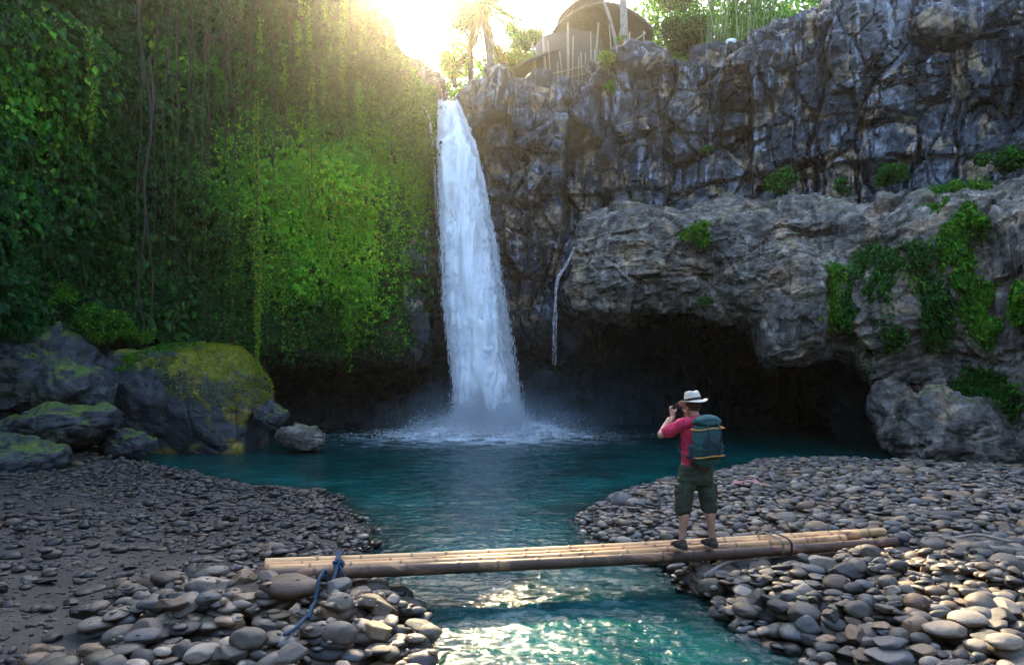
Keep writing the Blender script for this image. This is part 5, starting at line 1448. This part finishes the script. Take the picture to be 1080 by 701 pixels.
for h_, k_, a_ in ((hipL, kneeL, ankL), (hipR, kneeR, ankR)):
    body.append(cone_chain([h_+np.array([0, 0, .06]), h_, (h_+k_)/2, k_], [.085, .092, .078, .056]))
    cf = k_*.68+a_*.32+np.array([0, -.018, 0])
    body.append(cone_chain([k_, cf, k_*.25+a_*.75+np.array([0, -.004, 0]), a_], [.054, .060, .038, .034]))
    body.append(cone_chain([a_+np.array([0, -.03, -.055]), a_+np.array([0, .07, -.065]), a_+np.array([.0, .15, -.072])], [(.034, .03), (.042, .022), (.036, .014)]))
    body.append(cone_chain([a_, a_+np.array([0, -.01, -.05])], [.035, .034]))
# hands: palm, four curled fingers and a thumb each, closed on the camera body
camc = np.array([-.06, .285, 1.57]); camh = np.array([.055, .018, .035])
def hand(h, s_):
    out = []
    grip = camc+np.array([s_*.066, -.005, -.002])
    wr = h+np.array([s_*.01, -.03, -.045])
    palmc = grip*.55+h*.45+np.array([s_*.012, -.012, -.028])
    out.append(cone_chain([wr, (wr+palmc)/2, palmc+np.array([0, 0, .02])], [(.024, .021), (.033, .018), (.036, .015)]))
    for q in range(4):
        base = palmc+np.array([s_*(.018-.004*q), .002+.012*(q-1.0), .030-.008*q])
        ln = (.030, .034, .032, .025)[q]
        m1 = base+np.array([s_*.008, .012, ln*.8]); m2 = m1+np.array([-s_*.018, .012, ln*.45]); m3 = m2+np.array([-s_*.024, .004, -.002])
        out.append(cone_chain([base, m1, m2, m3], [.0098, .009, .0082, .007], 10))
    b0 = palmc+np.array([-s_*.012, -.012, -.006]); out.append(cone_chain([b0, b0+np.array([-s_*.022, -.006, .022]), b0+np.array([-s_*.030, .004, .046])], [.013, .011, .009], 10))
    return out, wr
for h_, s_, el_ in ((hdL, -1, elL), (hdR, 1, elR)):
    o_, wr = hand(h_, s_); body += o_
    body.append(cone_chain([el_*.3+wr*.7, wr], [.031, .025]))
fuse('body', body, .0055, M['skin'], man, 3)
for s_ in (-1, 1):
    V, F = ell(headc+np.array([.028*s_, .082, .008]), (.012, .008, .009)); link('eye', mesh_np('eye', V, F, M['eye']), man)
# short hair at the nape and sides
V, F = ell(headc+np.array([0, -.014, .036]), (.079, .094, .088)); keep = (V[:, 1] < headc[1]+.03); V = V.copy(); V[~keep] = V[~keep]*.9+headc*.1
V[:, 2] = np.maximum(V[:, 2], headc[2]-.035+.008*np.sin(V[:, 0]*90)); link('hair', mesh_np('hair', V+.002*rng.normal(0, 1, V.shape), F, M['hair']), man)
# shirt
sh = [cone_chain([(0, .0, .90), (0, .0, 1.02), (0, .005, 1.13), (0, -.005, 1.27), (0, -.015, 1.36), (0, -.01, 1.41)], [(.172, .125), (.168, .12), (.163, .115), (.185, .122), (.185, .105), (.09, .075)])]
for a_, b_ in ((shL, elL), (shR, elR)):
    sh.append(cone_chain([a_*np.array([.65, 1, 1]), a_, a_*.45+b_*.55, a_*.28+b_*.72], [.07, .073, .068, .066]))
fuse('t_shirt', sh, .008, M['shirt'], man, 5, lambda c: (.015*fbm(c*np.array([14, 14, 7]), 3, 3)+.011*ridged(c*np.array([7, 7, 14]), 2, 8)).astype(np.float32))
V, F = tube_np([(0, -.012, 1.415), (0, -.008, 1.435)], [.072, .066], 20, False); link('collar', mesh_np('collar', V, F, M['shirt']), man)
# shorts: waist and two loose legs with cargo pockets
so_ = [cone_chain([(0, 0, .80), (0, 0, .86), (0, 0, .95)], [(.175, .14), (.178, .14), (.165, .122)])]
for h_, k_, s_ in ((hipL, kneeL, -1), (hipR, kneeR, 1)):
    hem = k_+np.array([.005*s_, -.005, -.03]); so_.append(cone_chain([h_+np.array([0, 0, .02]), (h_+k_)/2, hem+np.array([0, 0, .05]), hem], [(.100, .110), (.095, .10), (.094, .096), (.090, .092)]))
    mid = (h_*.42+k_*.58); so_.append(cone_chain([mid+np.array([.095*s_, 0, .06]), mid+np.array([.098*s_, 0, -.06])], [(.022, .06), (.026, .065)]))
fuse('shorts', so_, .008, M['shorts'], man, 3, lambda c: (.014*fbm(c*np.array([11, 11, 8]), 3, 13)+.010*ridged(c*np.array([7, 7, 15]), 2, 18)).astype(np.float32))
tz = [(0, 0, .945), (0, 0, .985)]; V, F = tube_np(tz, [.168, .165], 28, False); V[:, 1] *= .75; link('belt', mesh_np('belt', V, F, M['band']), man)
for a_ in (ankL, ankR):
    sp = [cone_chain([a_+np.array([0, -.045, -.045]), a_+np.array([0, .05, -.05]), a_+np.array([0, .17, -.058])], [(.043, .040), (.050, .034), (.042, .022)])]
    sp.append(cone_chain([a_+np.array([0, -.02, -.04]), a_+np.array([0, -.015, -.005])], [.045, .043]))
    s0 = fuse('shoe', sp, .006, M['shoe'], man, 3)
    V, F = cone_chain([a_+np.array([0, -.05, -.078]), a_+np.array([0, .06, -.078]), a_+np.array([0, .18, -.078])], [(.046, .012), (.054, .012), (.044, .011)]); link('sole', mesh_np('sole', V, F, M['sole']), s0)
    for dy in (.0, .05, .1):
        tt_ = np.linspace(-.2, np.pi+.2, 14); c_ = a_+np.array([0, dy, -.055]); pth = c_+np.stack([.052*np.cos(tt_), .01*np.cos(tt_*2), (.052-.012*dy*10)*np.sin(tt_)], 1)
        V, F = tube_np(pth, .006, 6); link('shoe_strap', mesh_np('shoe_strap', V, F, M['band']), s0)
# hat
hc = headc+np.array([0, -.012, .075])
prof = [(.0, .118), (.03, .120), (.055, .118), (.072, .105), (.082, .07), (.088, .03), (.092, .0), (.10, -.003), (.13, -.010), (.155, -.008), (.158, -.013), (.155, -.016), (.13, -.018), (.09, -.010), (.086, .0), (.075, .06), (.03, .10), (.0, .102)]
n = 48; a = np.linspace(0, 2*np.pi, n, endpoint=False); V = []
for r_, z_ in prof:
    rx, ry = (r_*1.0, r_*1.18) if r_ < .1 else (r_*1.02, r_*1.08)
    dip = -.022*np.exp(-((np.cos(a)*r_/.03)**2))*(z_ > .09)*sstep(.09, .03, np.full(n, r_)) - .012*(z_ > .08)*np.exp(-((np.cos(a)*r_)/.02)**2)
    brim = .022*np.cos(2*a)*(sstep(.1, .155, r_)) if z_ < .0 else 0*a
    V.append(np.stack([np.cos(a)*rx, np.sin(a)*ry, z_+dip+brim], 1))
V = np.concatenate(V); m = len(prof); i = np.arange(m-1)[:, None]*n; j = np.arange(n)[None, :]; j2 = (j+1) % n
F = np.stack([i+j, i+j2, i+n+j2, i+n+j], -1).reshape(-1, 4)
Rh = np.array(Matrix.Rotation(R(-10), 3, 'X')@Matrix.Rotation(R(-5), 3, 'Y'))
hat = link('hat', mesh_np('hat', V@Rh.T, F, M['hat']), man, tuple(hc))
V, F = tube_np([(0, 0, .004), (0, 0, .032)], [.0945, .0905], 32, False); V[:, 1] *= 1.17; link('hat_band', mesh_np('hat_band', V@Rh.T, F, M['band']), hat)
# camera in his hands
cm = empty('compact_camera', (0, 0, 0), 'small dark camera held up to his face in both hands', 'camera')
def box(c, h, bev=.006):
    bm = bmesh.new(); bmesh.ops.create_cube(bm, size=2)
    for v in bm.verts: v.co = Vector(v.co)*1; v.co.x *= h[0]; v.co.y *= h[1]; v.co.z *= h[2]; v.co += Vector(c)
    bmesh.ops.bevel(bm, geom=bm.edges[:], offset=bev, segments=2, affect='EDGES'); return bm
rz = Matrix.Rotation(R(17), 4, 'Z'); mw = Matrix.Translation((PX_, PY_, PZ))@rz
cm.location = mw@Vector(camc); cm.rotation_euler = (0, 0, R(17))
bm_obj('camera_body', box((0, 0, 0), camh), M['black'], cm, False); bm_obj('prism', box((0, 0, .042), (.018, .016, .012)), M['black'], cm, False)
V, F = tube_np([(0, .015, 0), (0, .045, 0), (0, .046, 0), (0, .075, 0)], [.028, .028, .031, .031], 20); link('lens', mesh_np('lens', V, F, M['black']), cm)
V, F = tube_np([(.035, 0, .034), (.035, 0, .041)], .007, 10); link('shutter_button', mesh_np('shutter_button', V, F, M['buckle']), cm)
# backpack
bp = empty('backpack', tuple(mw@Vector((0, -.11, .97))), 'teal hiking backpack with two orange yellow straps worn on the man\'s back', 'backpack'); bp.rotation_euler = (0, 0, R(17)); bp.scale = (1.06, 1, .88)
# local: origin at bottom against the back, -y away from the body
fd = lambda c: (.008*fbm(c*np.array([12, 12, 9]), 3, 33)+.006*ridged(c*np.array([6, 6, 14]), 2, 38)).astype(np.float32)
mainp = [cone_chain([(0, -.10, .05), (0, -.115, .2), (0, -.115, .36), (0, -.10, .46)], [(.150, .085), (.165, .105), (.165, .105), (.145, .08)])]
fuse('main_compartment', mainp, .008, M['pack'], bp, 5, fd)
fuse('lid', [cone_chain([(-.10, -.105, .52), (0, -.11, .545), (.10, -.105, .52)], [(.055, .085), (.06, .10), (.055, .085)]), ell((0, -.11, .50), (.155, .105, .055))], .008, M['pack'], bp, 5, fd)
fuse('front_pocket', [cone_chain([(0, -.19, .12), (0, -.20, .24), (0, -.19, .34)], [(.10, .045), (.115, .05), (.09, .035)])], .008, M['packdark'], bp, 4, fd)
for s_ in (-1, 1):
    fuse('side_pocket', [cone_chain([(.155*s_, -.10, .08), (.165*s_, -.10, .20)], [(.03, .06), (.035, .065)])], .008, M['packdark'], bp, 4)
    # shoulder straps over the shoulders and under the arms
    V, F = tube_np(smooth_path([(.07*s_, -.03, .47), (.085*s_, .06, .505), (.10*s_, .16, .48), (.115*s_, .245, .38), (.125*s_, .245, .22), (.15*s_, .15, .10), (.14*s_, .0, .06)], 40), .024, 10, True, .35)
    link('shoulder_strap', mesh_np('shoulder_strap', V, F, M['packdark']), bp)
def wrap(z, rx, ry, yc, tilt, r=.011):
    tt_ = np.linspace(-np.pi-.15, .15, 30); return np.stack([rx*np.cos(tt_), yc+ry*np.sin(tt_), z+tilt*np.cos(tt_)+.008*np.sin(tt_*3)], 1)
for z_, tl_, rx_ in ((.435, .012, .17), (.095, .012, .172)):
    for dz in (0, .013, -.012):
        V, F = tube_np(wrap(z_+dz, rx_, .135 if z_ > .3 else .14, -.105, tl_), .011, 8, True, .8)
        link('compression_strap', mesh_np('compression_strap', V, F, M['strap']), bp) if dz == 0 else None
    V, F = tube_np([(.17, -.11, z_+tl_), (.21, -.13, z_-.005)], [.011, .006], 8); link('strap_end', mesh_np('strap_end', V, F, M['strap']), bp)
for x_ in (-.06, .065):
    V, F = tube_np(smooth_path([(x_, -.215, .50), (x_*1.1, -.252, .40), (x_*1.1, -.256, .25), (x_, -.225, .07)], 24), .008, 6, True, .6); link('vertical_strap', mesh_np('vertical_strap', V, F, M['packdark']), bp)
    bm_obj('buckle', box((x_*1.1, -.262, .31), (.014, .005, .018), .003), M['buckle'], bp, False)
tt_ = np.linspace(0, np.pi, 12); V, F = tube_np(np.stack([.03*np.cos(tt_), -.03+0*tt_, .56+.03*np.sin(tt_)], 1), .006, 6); link('grab_loop', mesh_np('grab_loop', V, F, M['packdark']), bp)
cx_ = []
for s_ in (-1, 1):
    cx_.append(tube_np(smooth_path([(-.08*s_, -.24, .15), (0, -.268, .25), (.08*s_, -.24, .35)], 12), .005, 6))
V, F = join_np(cx_); link('bungee_cord', mesh_np('bungee_cord', V, F, M['black']), bp)

# ================================================================ haze
bm = bmesh.new(); bmesh.ops.create_cube(bm, size=1)
for v in bm.verts: v.co.x *= 150; v.co.y = v.co.y*135+12; v.co.z = v.co.z*39.5+16.75
t = NT('haze air'); pv = t.n('VolumePrincipled'); pv.inputs['Color'].default_value = (1, .95, .86, 1); pv.inputs['Density'].default_value = .0006; pv.inputs['Anisotropy'].default_value = .92
hz = bm_obj('haze', bm, t.done(None, pv.outputs[0]), None, False); tag(hz, 'thin sunlit haze filling the gorge', None, None, 'stuff')
